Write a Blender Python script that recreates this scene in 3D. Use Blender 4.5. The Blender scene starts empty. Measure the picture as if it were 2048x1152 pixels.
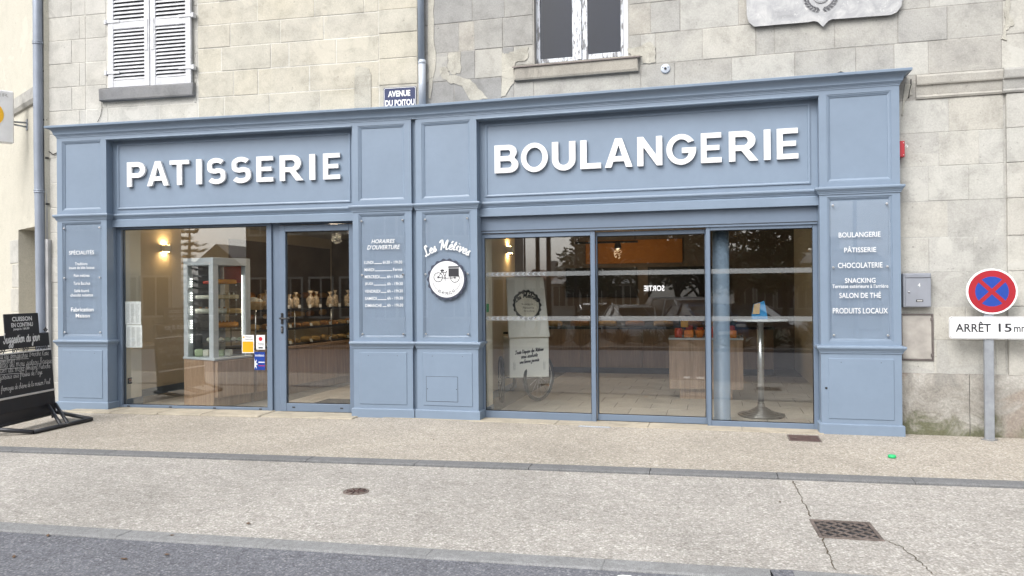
import bpy, bmesh, math, random
from mathutils import Vector, Matrix, noise as mnoise
random.seed(7)
scene = bpy.context.scene
col = scene.collection
R_ = math.radians

# ------------------------------------------------------------------ camera
CAM = dict(f=1521.6, pitch=0.0028, roll=-0.0085, yaw=0.2592, pos=Vector((3.3213, -8.3817, 1.50)))
AL = 0.0679                      # the left half of the shopfront is turned by this angle
_cy, _sy = math.cos(CAM['yaw']), math.sin(CAM['yaw'])
_F = Vector((-_sy, _cy, 0)); _Rr = Vector((_cy, _sy, 0)); _U = Vector((0, 0, 1))
_cp, _sp = math.cos(CAM['pitch']), math.sin(CAM['pitch'])
_F2 = _F * _cp + _U * _sp; _U2 = _U * _cp - _F * _sp
_cr, _sr = math.cos(CAM['roll']), math.sin(CAM['roll'])
_R3 = _Rr * _cr + _U2 * _sr; _U3 = _U2 * _cr - _Rr * _sr
cd = bpy.data.cameras.new('camera'); cam = bpy.data.objects.new('camera', cd); col.objects.link(cam)
cd.sensor_width = 36.0; cd.lens = 36.0 * CAM['f'] / 2048.0; cd.clip_start = 0.05; cd.clip_end = 600
cam.matrix_world = Matrix(((_R3.x, _U3.x, -_F2.x, CAM['pos'].x), (_R3.y, _U3.y, -_F2.y, CAM['pos'].y),
                           (_R3.z, _U3.z, -_F2.z, CAM['pos'].z), (0, 0, 0, 1)))
scene.camera = cam

# ------------------------------------------------------------------ sky, sun, exposure (overcast daylight)
world = bpy.data.worlds.new('World'); scene.world = world; world.use_nodes = True
wn, wl = world.node_tree.nodes, world.node_tree.links
SUN_EL, SUN_AZ = R_(46), R_(204)           # azimuth of the sun, measured from +Y towards +X
sky = wn.new('ShaderNodeTexSky'); sky.sky_type = 'NISHITA'; sky.sun_disc = False
sky.sun_elevation = SUN_EL; sky.sun_rotation = SUN_AZ
sky.air_density = 1.0; sky.dust_density = 4.0; sky.ozone_density = 1.0
hs = wn.new('ShaderNodeHueSaturation'); hs.inputs['Saturation'].default_value = 0.22
wl.new(sky.outputs[0], hs.inputs['Color'])
wl.new(hs.outputs[0], wn['Background'].inputs['Color'])
wn['Background'].inputs['Strength'].default_value = 0.15
sd = bpy.data.lights.new('sun', 'SUN'); sun = bpy.data.objects.new('sun', sd); col.objects.link(sun)
sd.energy = 1.25; sd.angle = R_(42); sd.color = (1.0, 0.975, 0.94)
_sv = Vector((math.sin(SUN_AZ) * math.cos(SUN_EL), math.cos(SUN_AZ) * math.cos(SUN_EL), math.sin(SUN_EL)))
sun.rotation_euler = _sv.to_track_quat('Z', 'Y').to_euler(); sun.location = _sv * 40
vs = scene.view_settings
vs.view_transform = 'Standard'; vs.look = 'None'; vs.gamma = 1.0; vs.use_curve_mapping = False
vs.exposure = 0.95

# ------------------------------------------------------------------ photograph pixel -> point on a known surface
def _ray(px, py):
    return _F2 + _R3 * ((px - 1024) / CAM['f']) - _U3 * ((py - 576) / CAM['f'])
_nL = Vector((-math.sin(AL), math.cos(AL), 0))
def _hit(px, py, n, k):
    r = _ray(px, py); t = (k - CAM['pos'].dot(n)) / r.dot(n); return CAM['pos'] + r * t
def RP(px, py, d=0.0):
    q = _hit(px, py, Vector((0, 1, 0)), d); return q.x, q.z
def LP(px, py, d=0.0):
    q = _hit(px, py, _nL, d); return q.x * math.cos(AL) + q.y * math.sin(AL), q.z
def GP(px, py, z=0.0):
    q = _hit(px, py, Vector((0, 0, 1)), z); return q.x, q.y
def XP(px, py, x):
    return _hit(px, py, Vector((1, 0, 0)), x)

# ------------------------------------------------------------------ mesh helpers
ORG = {}                         # object name -> origin (in the frame its vertices are given in)
class MB:
    """collects faces; build() links them as ONE mesh object"""
    def __init__(self): self.v = []; self.f = []; self.m = []; self.mi = 0; self.sm = []
    def face(self, idx, smooth=False): self.f.append(idx); self.m.append(self.mi); self.sm.append(smooth)
    def quad(self, a, b, c, d):
        n = len(self.v); self.v += [a, b, c, d]; self.face((n, n+1, n+2, n+3)); return self
    def poly(self, pts):
        n = len(self.v); self.v += list(pts); self.face(tuple(range(n, n+len(pts)))); return self
    def box(self, x0, x1, y0, y1, z0, z1, b=0.0):
        if x1 < x0: x0, x1 = x1, x0
        if y1 < y0: y0, y1 = y1, y0
        if z1 < z0: z0, z1 = z1, z0
        if b > 0:
            b = min(b, (x1-x0)*.45, (y1-y0)*.45, (z1-z0)*.45)
        n = len(self.v)
        if b <= 0:
            self.v += [(x0,y0,z0),(x1,y0,z0),(x1,y1,z0),(x0,y1,z0),(x0,y0,z1),(x1,y0,z1),(x1,y1,z1),(x0,y1,z1)]
            for q in ((0,3,2,1),(4,5,6,7),(0,1,5,4),(1,2,6,5),(2,3,7,6),(3,0,4,7)): self.face(tuple(n+i for i in q))
            return self
        # chamfered box: 24 vertices
        X, Y, Z = (x0, x1), (y0, y1), (z0, z1); idx = {}
        for i in (0,1):
            for j in (0,1):
                for k in (0,1):
                    sx, sy, sz = (1,-1)[i]*b, (1,-1)[j]*b, (1,-1)[k]*b
                    idx[i,j,k,'x'] = len(self.v); self.v.append((X[i], Y[j]+sy, Z[k]+sz))
                    idx[i,j,k,'y'] = len(self.v); self.v.append((X[i]+sx, Y[j], Z[k]+sz))
                    idx[i,j,k,'z'] = len(self.v); self.v.append((X[i]+sx, Y[j]+sy, Z[k]))
        def add(keys, want):
            ids = [idx[k] for k in keys]
            p = [Vector(self.v[i]) for i in ids]; c = sum(p, Vector())/len(p)
            nn = (p[1]-p[0]).cross(p[2]-p[1])
            if nn.dot(want) < 0: ids.reverse()
            self.face(tuple(ids))
        for i in (0,1):
            s = (-1,1)[i]
            add([(i,0,0,'x'),(i,1,0,'x'),(i,1,1,'x'),(i,0,1,'x')], Vector((s,0,0)))
            add([(0,i,0,'y'),(1,i,0,'y'),(1,i,1,'y'),(0,i,1,'y')], Vector((0,s,0)))
            add([(0,0,i,'z'),(1,0,i,'z'),(1,1,i,'z'),(0,1,i,'z')], Vector((0,0,s)))
        for i in (0,1):
            for j in (0,1):
                a, c = (-1,1)[i], (-1,1)[j]
                add([(i,j,0,'x'),(i,j,1,'x'),(i,j,1,'y'),(i,j,0,'y')], Vector((a,c,0)))
                add([(i,0,j,'x'),(i,1,j,'x'),(i,1,j,'z'),(i,0,j,'z')], Vector((a,0,c)))
                add([(0,i,j,'y'),(1,i,j,'y'),(1,i,j,'z'),(0,i,j,'z')], Vector((0,a,c)))
        for i in (0,1):
            for j in (0,1):
                for k in (0,1):
                    add([(i,j,k,'x'),(i,j,k,'y'),(i,j,k,'z')], Vector(((-1,1)[i],(-1,1)[j],(-1,1)[k])))
        return self
    def stone(self, x0, x1, z0, z1, yf, yb, b=0.005, j=0.002):
        """a dressed stone: only the faces that can be seen, worn arrises"""
        r = lambda: random.uniform(-j, j)
        B = [(x0,yb,z0),(x1,yb,z0),(x1,yb,z1),(x0,yb,z1)]
        E = [(x0+r(),yf+b*.7,z0+r()),(x1+r(),yf+b*.7,z0+r()),(x1+r(),yf+b*.7,z1+r()),(x0+r(),yf+b*.7,z1+r())]
        I = [(x0+b+r(),yf+r()*.5,z0+b+r()),(x1-b+r(),yf+r()*.5,z0+b+r()),(x1-b+r(),yf+r()*.5,z1-b+r()),(x0+b+r(),yf+r()*.5,z1-b+r())]
        n = len(self.v); self.v += B + E + I
        for k in range(4):
            l = (k+1) % 4
            self.face((n+k, n+l, n+4+l, n+4+k)); self.face((n+4+k, n+4+l, n+8+l, n+8+k))
        self.face((n+8, n+9, n+10, n+11)); return self
    def prism(self, pts, h, axis='y'):
        """pts: 2D outline; extruded from h[0] to h[1] along axis (y: pts=(x,z); z: pts=(x,y); x: pts=(y,z))"""
        def P(p, t):
            return (p[0], t, p[1]) if axis == 'y' else (p[0], p[1], t) if axis == 'z' else (t, p[0], p[1])
        n = len(self.v); k = len(pts)
        self.v += [P(p, h[0]) for p in pts] + [P(p, h[1]) for p in pts]
        area = sum(pts[i][0]*pts[(i+1)%k][1]-pts[(i+1)%k][0]*pts[i][1] for i in range(k))
        flip = (area > 0) != (axis in 'zx')
        if h[1] < h[0]: flip = not flip
        a = list(range(k)); 
        lo = a[::-1]; hi = [k+i for i in a]
        if flip: lo, hi = lo[::-1], hi[::-1]
        self.face(tuple(n+i for i in lo)); self.face(tuple(n+i for i in hi))
        for i in range(k):
            l = (i+1) % k
            q = (i, l, k+l, k+i)
            if flip: q = q[::-1]
            self.face(tuple(n+t for t in q))
        return self
    def tube(self, pts, r, seg=10, cap=True, closed=False):
        pts = [Vector(p) for p in pts]; N = len(pts)
        rs = r if isinstance(r, (list, tuple)) else [r]*N
        n0 = len(self.v); up = None
        for i, p in enumerate(pts):
            a = pts[i-1] if (i > 0 or closed) else p
            c = pts[(i+1) % N] if (i < N-1 or closed) else p
            t = (c-a).normalized()
            if up is None:
                up = Vector((0,0,1)) if abs(t.z) < .9 else Vector((1,0,0))
            u = (up - t*up.dot(t)).normalized(); w = t.cross(u); up = u
            for k in range(seg):
                an = 2*math.pi*k/seg
                self.v.append(tuple(p + (u*math.cos(an)+w*math.sin(an))*rs[i]))
        for i in range(N if closed else N-1):
            for k in range(seg):
                l = (k+1) % seg; i2 = (i+1) % N
                self.face((n0+i*seg+k, n0+i*seg+l, n0+i2*seg+l, n0+i2*seg+k), True)
        if cap and not closed:
            self.face(tuple(n0+k for k in range(seg))[::-1]); self.face(tuple(n0+(N-1)*seg+k for k in range(seg)))
        return self
    def lathe(self, prof, c=(0,0,0), seg=24, axis='z', smooth=True):
        n0 = len(self.v); N = len(prof); smooth = smooth and axis == 'z'
        for r, h in prof:
            for k in range(seg):
                a = 2*math.pi*k/seg; x, y = r*math.cos(a), r*math.sin(a)
                self.v.append((c[0]+x, c[1]+y, c[2]+h) if axis == 'z' else (c[0]+x, c[1]-h, c[2]+y) if axis == 'y' else (c[0]+h, c[1]+x, c[2]+y))
        for i in range(N-1):
            for k in range(seg):
                l = (k+1) % seg
                self.face((n0+i*seg+k, n0+i*seg+l, n0+(i+1)*seg+l, n0+(i+1)*seg+k), smooth)
        if prof[0][0] > 1e-6: self.face(tuple(n0+k for k in range(seg))[::-1])
        if prof[-1][0] > 1e-6: self.face(tuple(n0+(N-1)*seg+k for k in range(seg)))
        return self
    def sweep(self, prof, path):
        """prof: (out, z) points; path: [(x, y, nx, ny)] where n is the mitre direction (scaled)"""
        n0 = len(self.v); K = len(prof)
        for x, y, nx, ny in path:
            for o, z in prof: self.v.append((x+nx*o, y+ny*o, z))
        for i in range(len(path)-1):
            for k in range(K-1):
                self.face((n0+i*K+k, n0+(i+1)*K+k, n0+(i+1)*K+k+1, n0+i*K+k+1))
        return self
    def add(self, other, fn=None):
        n = len(self.v)
        self.v += [fn(p) if fn else p for p in other.v]
        for f, m, s in zip(other.f, other.m, other.sm):
            self.f.append(tuple(n+i for i in f)); self.m.append(m if other.mi or self.mi == 0 else self.mi); self.sm.append(s)
        return self
    def build(self, name, mats, parent=None, label=None, cat=None, group=None, kind=None, rot=0.0, org=None, recalc=False):
        if not isinstance(mats, (list, tuple)): mats = [mats]
        if parent is not None: o = ORG[parent.name]
        elif org is not None: o = Vector(org)
        else:
            xs = [p[0] for p in self.v]; ys = [p[1] for p in self.v]; zs = [p[2] for p in self.v]
            o = Vector(((min(xs)+max(xs))/2, (min(ys)+max(ys))/2, min(zs)))
        me = bpy.data.meshes.new(name)
        me.from_pydata([(p[0]-o.x, p[1]-o.y, p[2]-o.z) for p in self.v], [], self.f)
        for mm in mats: me.materials.append(M[mm] if isinstance(mm, str) else mm)
        me.polygons.foreach_set('material_index', [min(i, len(mats)-1) for i in self.m])
        me.polygons.foreach_set('use_smooth', self.sm)
        if recalc:
            bm = bmesh.new(); bm.from_mesh(me); bmesh.ops.recalc_face_normals(bm, faces=bm.faces); bm.to_mesh(me); bm.free()
        me.update()
        ob = bpy.data.objects.new(name, me); col.objects.link(ob)
        if parent is not None: ob.parent = parent
        else:
            ob.matrix_world = Matrix.Rotation(rot, 4, 'Z') @ Matrix.Translation(o)
        ORG[ob.name] = o
        tag(ob, label, cat, group, kind)
        return ob

def tag(o, label=None, cat=None, group=None, kind=None):
    if label: o['label'] = label
    if cat: o['category'] = cat
    if group: o['group'] = group
    if kind: o['kind'] = kind
    return o

def thing(name, label, cat, org=(0,0,0), rot=0.0, group=None):
    """an Empty at the thing's base; its parts' vertices are given in the frame turned by rot about the world origin"""
    o = bpy.data.objects.new(name, None); col.objects.link(o); o.empty_display_size = .1
    o.matrix_world = Matrix.Rotation(rot, 4, 'Z') @ Matrix.Translation(Vector(org))
    ORG[o.name] = Vector(org); tag(o, label, cat, group); return o

def local_thing(name, label, cat, loc, rotz=0.0, group=None):
    """an Empty placed at loc with rotation; its parts' vertices are local"""
    o = bpy.data.objects.new(name, None); col.objects.link(o); o.empty_display_size = .1
    o.location = loc; o.rotation_euler = (0, 0, rotz)
    ORG[o.name] = Vector((0,0,0)); tag(o, label, cat, group); return o

def copy_tree(o, parent=None):
    c = o.copy(); col.objects.link(c); c.parent = parent; ORG[c.name] = ORG[o.name]
    for ch in [k for k in o.children]:
        copy_tree(ch, c)
    return c

# ------------------------------------------------------------------ lettering
def text_mb(body, bold=0.0, shear=0.0, depth=0.0, space=1.0):
    """MB with the text in x (right), y (up); z = depth; bounding box moved to the origin, returns (mb, w, h)"""
    cu = bpy.data.curves.new('lettering', 'FONT'); cu.body = body; cu.size = 1.0
    cu.offset = bold; cu.shear = shear; cu.extrude = depth/2; cu.resolution_u = 3; cu.space_character = space
    ob = bpy.data.objects.new('lettering', cu)
    me = bpy.data.meshes.new_from_object(ob)
    mb = MB(); mb.v = [tuple(v.co) for v in me.vertices]
    for p in me.polygons: mb.face(tuple(p.vertices))
    bpy.data.objects.remove(ob); bpy.data.curves.remove(cu); bpy.data.meshes.remove(me)
    xs = [p[0] for p in mb.v]; ys = [p[1] for p in mb.v]
    x0, y0 = min(xs), min(ys)
    mb.v = [(p[0]-x0, p[1]-y0, p[2]) for p in mb.v]
    return mb, max(xs)-x0, max(ys)-y0

def fit_text(dst, body, s0, s1, z0, z1, d, bold=0.0, shear=0.0, mirror=False, space=1.0):
    """lays a flat text into the rectangle s0..s1 x z0..z1 on the plane y=d (facing -y), appended to dst"""
    mb, w, h = text_mb(body, bold, shear, space=space)
    def fn(p):
        u = p[0]/w; u = 1-u if mirror else u
        return (s0+(s1-s0)*u, d-p[2], z0+(z1-z0)*p[1]/h)
    return dst.add(mb, fn)

def px_text(dst, P, body, x0, x1, y0, y1, d, bold=0.0, shear=0.0, **k):
    """the rectangle is given in photograph pixels on facade plane P (RP or LP) at depth d"""
    xm = (x0+x1)/2; ym = (y0+y1)/2
    s0 = P(x0, ym, d)[0]; s1 = P(x1, ym, d)[0]; zt = P(xm, y0, d)[1]; zb = P(xm, y1, d)[1]
    return fit_text(dst, body, s0, s1, zb, zt, d, bold, shear, **k)

def ribbon(mb, pts, w, fn, closed=False, lift=1.2e-5):
    """a flat stroke of width w (number or list) through 2D pts, mapped to 3D by fn"""
    N = len(pts); ws = w if isinstance(w, (list, tuple)) else [w]*N
    n0 = len(mb.v)
    for i, p in enumerate(pts):
        a = pts[i-1] if (i > 0 or closed) else p; c = pts[(i+1) % N] if (i < N-1 or closed) else p
        tx, ty = c[0]-a[0], c[1]-a[1]; l = math.hypot(tx, ty) or 1e-9
        nx, ny = -ty/l*ws[i]/2, tx/l*ws[i]/2
        for q in (fn((p[0]-nx, p[1]-ny)), fn((p[0]+nx, p[1]+ny))):
            mb.v.append((q[0], q[1]-lift*(i+1), q[2]))
    for i in range(N if closed else N-1):
        a, b = n0+2*i, n0+2*((i+1) % N)
        mb.face((a, b, b+1, a+1))
    return mb

def smooth_pts(P, n=5):
    """Catmull-Rom through P"""
    out = []
    for i in range(len(P)-1):
        p0 = P[max(i-1,0)]; p1 = P[i]; p2 = P[i+1]; p3 = P[min(i+2,len(P)-1)]
        for k in range(n):
            t = k/n
            out.append(tuple(.5*((2*p1[j]) + (-p0[j]+p2[j])*t + (2*p0[j]-5*p1[j]+4*p2[j]-p3[j])*t*t + (-p0[j]+3*p1[j]-3*p2[j]+p3[j])*t**3) for j in (0,1)))
    out.append(P[-1]); return out

# one-stroke cursive hand: letter -> (advance, strokes in a box where x-height = 1)
SCR = {
'a':(1.0,[[(.8,.8),(.45,1),(.1,.5),(.35,.02),(.75,.4),(.82,.95),(.78,.2),(1.0,.1)]]),
'b':(.9,[[(0,.3),(.35,1.6),(.25,1.95),(.1,1.3),(.1,.1),(.5,.05),(.72,.5),(.45,.85),(.9,.75)]]),
'c':(.8,[[(.7,.8),(.42,1),(.1,.5),(.38,.02),(.8,.3)]]),
'd':(1.0,[[(.75,.8),(.45,1),(.1,.5),(.35,.02),(.75,.5),(.88,1.95),(.78,.2),(1.0,.1)]]),
'e':(.75,[[(.05,.35),(.55,.6),(.45,1),(.12,.7),(.15,.15),(.5,.02),(.75,.3)]]),
'f':(.7,[[(0,.3),(.5,1.4),(.4,1.95),(.2,1.3),(.15,-.8),(.3,-.6),(.2,.1),(.7,.35)]]),
'g':(.95,[[(.75,.8),(.42,1),(.1,.55),(.35,.12),(.72,.6),(.75,-.6),(.35,-.85),(.2,-.5),(.95,.2)]]),
'h':(1.0,[[(0,.3),(.4,1.6),(.25,1.95),(.12,0),(.15,.5),(.5,1),(.68,.7),(.65,.15),(1.0,.2)]]),
'i':(.5,[[(.05,.4),(.25,1),(.2,.2),(.5,.15)],[(.3,1.35),(.34,1.45)]]),
'j':(.5,[[(.1,.5),(.3,1),(.25,-.6),(0,-.8),(-.05,-.5),(.5,.2)],[(.35,1.35),(.39,1.45)]]),
'l':(.55,[[(0,.3),(.42,1.6),(.28,1.95),(.15,1.2),(.18,.15),(.55,.2)]]),
'm':(1.5,[[(.05,.7),(.2,1),(.18,0),(.25,.6),(.55,1),(.65,.7),(.62,0),(.7,.6),(1.0,1),(1.12,.7),(1.1,.15),(1.5,.2)]]),
'n':(1.05,[[(.05,.7),(.2,1),(.18,0),(.25,.6),(.55,1),(.7,.7),(.68,.15),(1.05,.2)]]),
'o':(.85,[[(.5,.98),(.15,.75),(.12,.2),(.45,.02),(.7,.4),(.52,.98),(.85,.85)]]),
'p':(.95,[[(.05,.6),(.22,1),(.15,-.8),(.2,.6),(.5,1),(.75,.6),(.45,.05),(.25,.2),(.95,.25)]]),
'q':(.95,[[(.75,.8),(.42,1),(.1,.55),(.35,.05),(.72,.6),(.74,-.8),(.95,.2)]]),
'r':(.7,[[(.05,.4),(.22,1.05),(.35,.85),(.58,.9),(.45,.2),(.7,.15)]]),
's':(.7,[[(.0,.2),(.4,1.05),(.35,.7),(.55,.3),(.3,.02),(.1,.15),(.7,.2)]]),
't':(.6,[[(.05,.4),(.35,1.6),(.2,.3),(.35,.02),(.6,.2)],[(.05,1.1),(.55,1.15)]]),
'u':(1.0,[[(.05,.5),(.2,1),(.18,.2),(.45,.02),(.68,.4),(.75,1),(.72,.2),(1.0,.15)]]),
'v':(.85,[[(.05,.7),(.2,1),(.28,.1),(.42,.02),(.68,.8),(.58,1),(.85,.9)]]),
'x':(.8,[[(.05,.9),(.3,.9),(.5,.1),(.8,.15)],[(.7,.95),(.1,.05)]]),
'y':(.9,[[(.05,.6),(.2,1),(.25,.3),(.5,.2),(.72,1),(.6,-.6),(.3,-.8),(.25,-.5),(.9,.2)]]),
'z':(.8,[[(.1,.95),(.65,.95),(.1,.05),(.8,.1)]]),
'L':(1.1,[[(.85,1.5),(.72,1.9),(.5,1.7),(.48,1.1),(.40,.35),(.15,.05),(.05,.22),(.3,.22),(.65,.02),(1.0,.25)]]),
'M':(1.75,[[(.0,1.4),(.25,1.8),(.5,1.7),(.2,0)],[(.5,1.7),(.75,.3)],[(.75,.3),(1.35,1.85),(1.2,.2),(1.4,.02),(1.75,.25)]]),
'S':(1.1,[[(.85,1.55),(.65,1.9),(.3,1.6),(.45,1.1),(.8,.6),(.5,.02),(.1,.3),(.2,.5)]]),
'T':(1.2,[[(.0,1.5),(.15,1.8),(1.2,1.85)],[(.7,1.85),(.5,.2),(.25,.02),(.1,.2)]]),
'B':(1.1,[[(.3,1.8),(.15,0)],[(.1,1.6),(.5,1.9),(.8,1.5),(.35,1.0),(.85,.6),(.5,.02),(.05,.1)]]),
'R':(1.15,[[(.3,1.8),(.15,0)],[(.1,1.6),(.5,1.9),(.8,1.5),(.35,1.0),(.7,.2),(1.15,.1)]]),
'P':(1.05,[[(.3,1.8),(.15,0)],[(.1,1.6),(.5,1.9),(.85,1.5),(.6,1.0),(.3,.95)]]),
'N':(1.2,[[(.1,0),(.3,1.8),(.7,.1),(.95,1.9)]]),
'F':(1.0,[[(.3,1.8),(.15,0)],[(.1,1.75),(.95,1.85)],[(.2,1.0),(.7,1.05)]]),
'!':(.45,[[(.25,1.7),(.15,.5)],[(.12,.1),(.14,0)]]),
"'":(.3,[[(.2,1.8),(.1,1.5)]]),
' ':(.6,[]),
}
def script(mb, body, fn, h, th, slant=.25, pen=0.0, seed=0, jit=0.0):
    """cursive lettering along x from 0; fn maps (x, y, advance) -> 3D. h: x-height, th: stroke width"""
    rng = random.Random(seed); x = 0.0
    for ch in body:
        acc = None
        if ch in 'éèê': acc = ch; ch = 'e'
        elif ch == 'à': acc = 'è'; ch = 'a'
        adv, strokes = SCR.get(ch, SCR['x'] if ch.isalpha() else SCR[' '])
        dy = rng.uniform(-jit, jit)
        ss = [list(s) for s in strokes]
        if acc == 'é': ss.append([(.3,1.25),(.55,1.65)])
        elif acc: ss.append([(.25,1.65),(.5,1.25)])
        for st in ss:
            P = smooth_pts(st, 4) if len(st) > 2 else st
            P = [((x+p[0]+p[1]*slant)*h, (p[1]+dy)*h) for p in P]
            W = []
            for i in range(len(P)):
                a, c = P[max(i-1,0)], P[min(i+1,len(P)-1)]
                vert = abs(c[1]-a[1])/(math.hypot(c[0]-a[0], c[1]-a[1])+1e-9)
                W.append(th*(1-pen+pen*vert))
            ribbon(mb, P, W, fn)
        x += adv
    return x*h
def script_width(body, h):
    t = 0
    for ch in body:
        ch = {'é':'e','è':'e','ê':'e','à':'a'}.get(ch, ch)
        t += SCR.get(ch, SCR['x'] if ch.isalpha() else SCR[' '])[0]
    return t*h
# ------------------------------------------------------------------ materials
M = {}
def _nodes(name):
    m = bpy.data.materials.new(name); m.use_nodes = True
    nt = m.node_tree; b = nt.nodes['Principled BSDF']; M[name] = m
    return m, nt.nodes, nt.links, b
def c4(c): return (c[0], c[1], c[2], 1.0)
def _noise(N, L, pos, scale, detail=4.0, rough=.55, dist=0.0):
    n = N.new('ShaderNodeTexNoise'); n.inputs['Scale'].default_value = scale
    n.inputs['Detail'].default_value = detail; n.inputs['Roughness'].default_value = rough
    n.inputs['Distortion'].default_value = dist
    if pos is not None: L.new(pos, n.inputs['Vector'])
    return n.outputs['Fac']
def _ramp(N, L, fac, stops):
    r = N.new('ShaderNodeValToRGB'); e = r.color_ramp.elements
    e[0].position, e[0].color = stops[0][0], c4(stops[0][1]); e[1].position, e[1].color = stops[-1][0], c4(stops[-1][1])
    for p, c in stops[1:-1]:
        k = e.new(p); k.color = c4(c)
    L.new(fac, r.inputs['Fac']); return r.outputs['Color']
def _mix(N, L, fac, a, b, mode='MIX'):
    m = N.new('ShaderNodeMix'); m.data_type = 'RGBA'; m.blend_type = mode
    for v, i in ((fac, 0), (a, 6), (b, 7)):
        if isinstance(v, (int, float)): m.inputs[i].default_value = v
        elif isinstance(v, tuple): m.inputs[i].default_value = c4(v)
        else: L.new(v, m.inputs[i])
    return m.outputs[2]
def _bump(N, L, b, h, strength, dist=.01):
    k = N.new('ShaderNodeBump'); k.inputs['Strength'].default_value = strength; k.inputs['Distance'].default_value = dist
    L.new(h, k.inputs['Height']); L.new(k.outputs[0], b.inputs['Normal']); return k
def _pos(N):
    return N.new('ShaderNodeNewGeometry').outputs['Position']
def _grey(v): return (v, v, v)

def mat(name, c, rough=.55, metal=0.0, var=.08, scale=5.0, bump=0.0, bscale=60.0, spec=.5, coat=0.0):
    """plain paint / plastic / metal with slight unevenness"""
    m, N, L, b = _nodes(name); pos = _pos(N)
    b.inputs['Roughness'].default_value = rough; b.inputs['Metallic'].default_value = metal
    b.inputs['Specular IOR Level'].default_value = spec; b.inputs['Coat Weight'].default_value = coat
    if var > 0:
        f = _noise(N, L, pos, scale)
        colr = _ramp(N, L, f, [(.3, tuple(x*(1-var) for x in c)), (.7, tuple(min(1, x*(1+var)) for x in c))])
        L.new(colr, b.inputs['Base Color'])
        rr = N.new('ShaderNodeMapRange'); L.new(f, rr.inputs[0])
        rr.inputs[3].default_value = max(0, rough-.08); rr.inputs[4].default_value = min(1, rough+.08)
        L.new(rr.outputs[0], b.inputs['Roughness'])
    else: b.inputs['Base Color'].default_value = c4(c)
    if bump > 0: _bump(N, L, b, _noise(N, L, pos, bscale), bump, .004)
    return m

def emis(name, c, strength):
    m, N, L, b = _nodes(name); b.inputs['Base Color'].default_value = c4(c)
    b.inputs['Emission Color'].default_value = c4(c); b.inputs['Emission Strength'].default_value = strength
    return m

def wood(name, c1, c2, axis='z', rough=.5, sc=1.0):
    m, N, L, b = _nodes(name); tc = N.new('ShaderNodeTexCoord')
    mp = N.new('ShaderNodeMapping'); L.new(tc.outputs['Object'], mp.inputs[0])
    mp.inputs['Scale'].default_value = {'z': (9*sc,9*sc,.55*sc), 'x': (.55*sc,9*sc,9*sc), 'y': (9*sc,.55*sc,9*sc)}[axis]
    f = _noise(N, L, mp.outputs[0], 2.2, 6, .6, .6); f2 = _noise(N, L, mp.outputs[0], 9.0, 3)
    a = _ramp(N, L, f, [(.28, c1), (.5, tuple((x+y)/2 for x, y in zip(c1, c2))), (.72, c2)])
    g = _ramp(N, L, f2, [(.3, _grey(.82)), (.7, _grey(1.05))])
    L.new(_mix(N, L, 1.0, a, g, 'MULTIPLY'), b.inputs['Base Color']); b.inputs['Roughness'].default_value = rough
    return m

def stone(name, tones, stain, stain_amt=.5, bump=.35, rough=.9, mott=1.0):
    """weathered limestone: tone differs from block to block, stains wander over the wall"""
    m, N, L, b = _nodes(name); pos = _pos(N)
    oi = N.new('ShaderNodeObjectInfo')
    base = _ramp(N, L, oi.outputs['Random'], [(i/(len(tones)-1), t) for i, t in enumerate(tones)])
    big = _noise(N, L, pos, .9, 6, .62, .4); mid = _noise(N, L, pos, 4.5, 6, .65, .3); fine = _noise(N, L, pos, 70, 3, .6)
    k = _ramp(N, L, big, [(.42, _grey(0)), (.68, _grey(1))])
    mm = N.new('ShaderNodeMath'); mm.operation = 'MULTIPLY'; L.new(k, mm.inputs[0]); mm.inputs[1].default_value = stain_amt
    c = _mix(N, L, mm.outputs[0], base, stain)
    c = _mix(N, L, 1.0, c, _ramp(N, L, mid, [(.3, _grey(1-.22*mott)), (.5, _grey(1.0)), (.72, _grey(1+.12*mott))]), 'MULTIPLY')
    c = _mix(N, L, 1.0, c, _ramp(N, L, fine, [(.3, _grey(.88)), (.7, _grey(1.08))]), 'MULTIPLY')
    # sharp-edged blotches: remains of old render
    bl = _noise(N, L, pos, 2.1, 7, .6, .8)
    kk = _ramp(N, L, bl, [(.60, _grey(0)), (.63, _grey(.55))])
    c = _mix(N, L, kk, c, tuple(min(.62, x*1.12) for x in tones[0]))
    sp = _noise(N, L, pos, 26, 2, .5)
    c = _mix(N, L, _ramp(N, L, sp, [(.70, _grey(0)), (.76, _grey(.5))]), c, tuple(x*.45 for x in stain))
    L.new(c, b.inputs['Base Color']); b.inputs['Roughness'].default_value = rough; b.inputs['Specular IOR Level'].default_value = .25
    h = _mix(N, L, .5, mid, fine); h = _mix(N, L, .35, h, kk)
    _bump(N, L, b, h, bump, .012)
    return m

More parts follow.
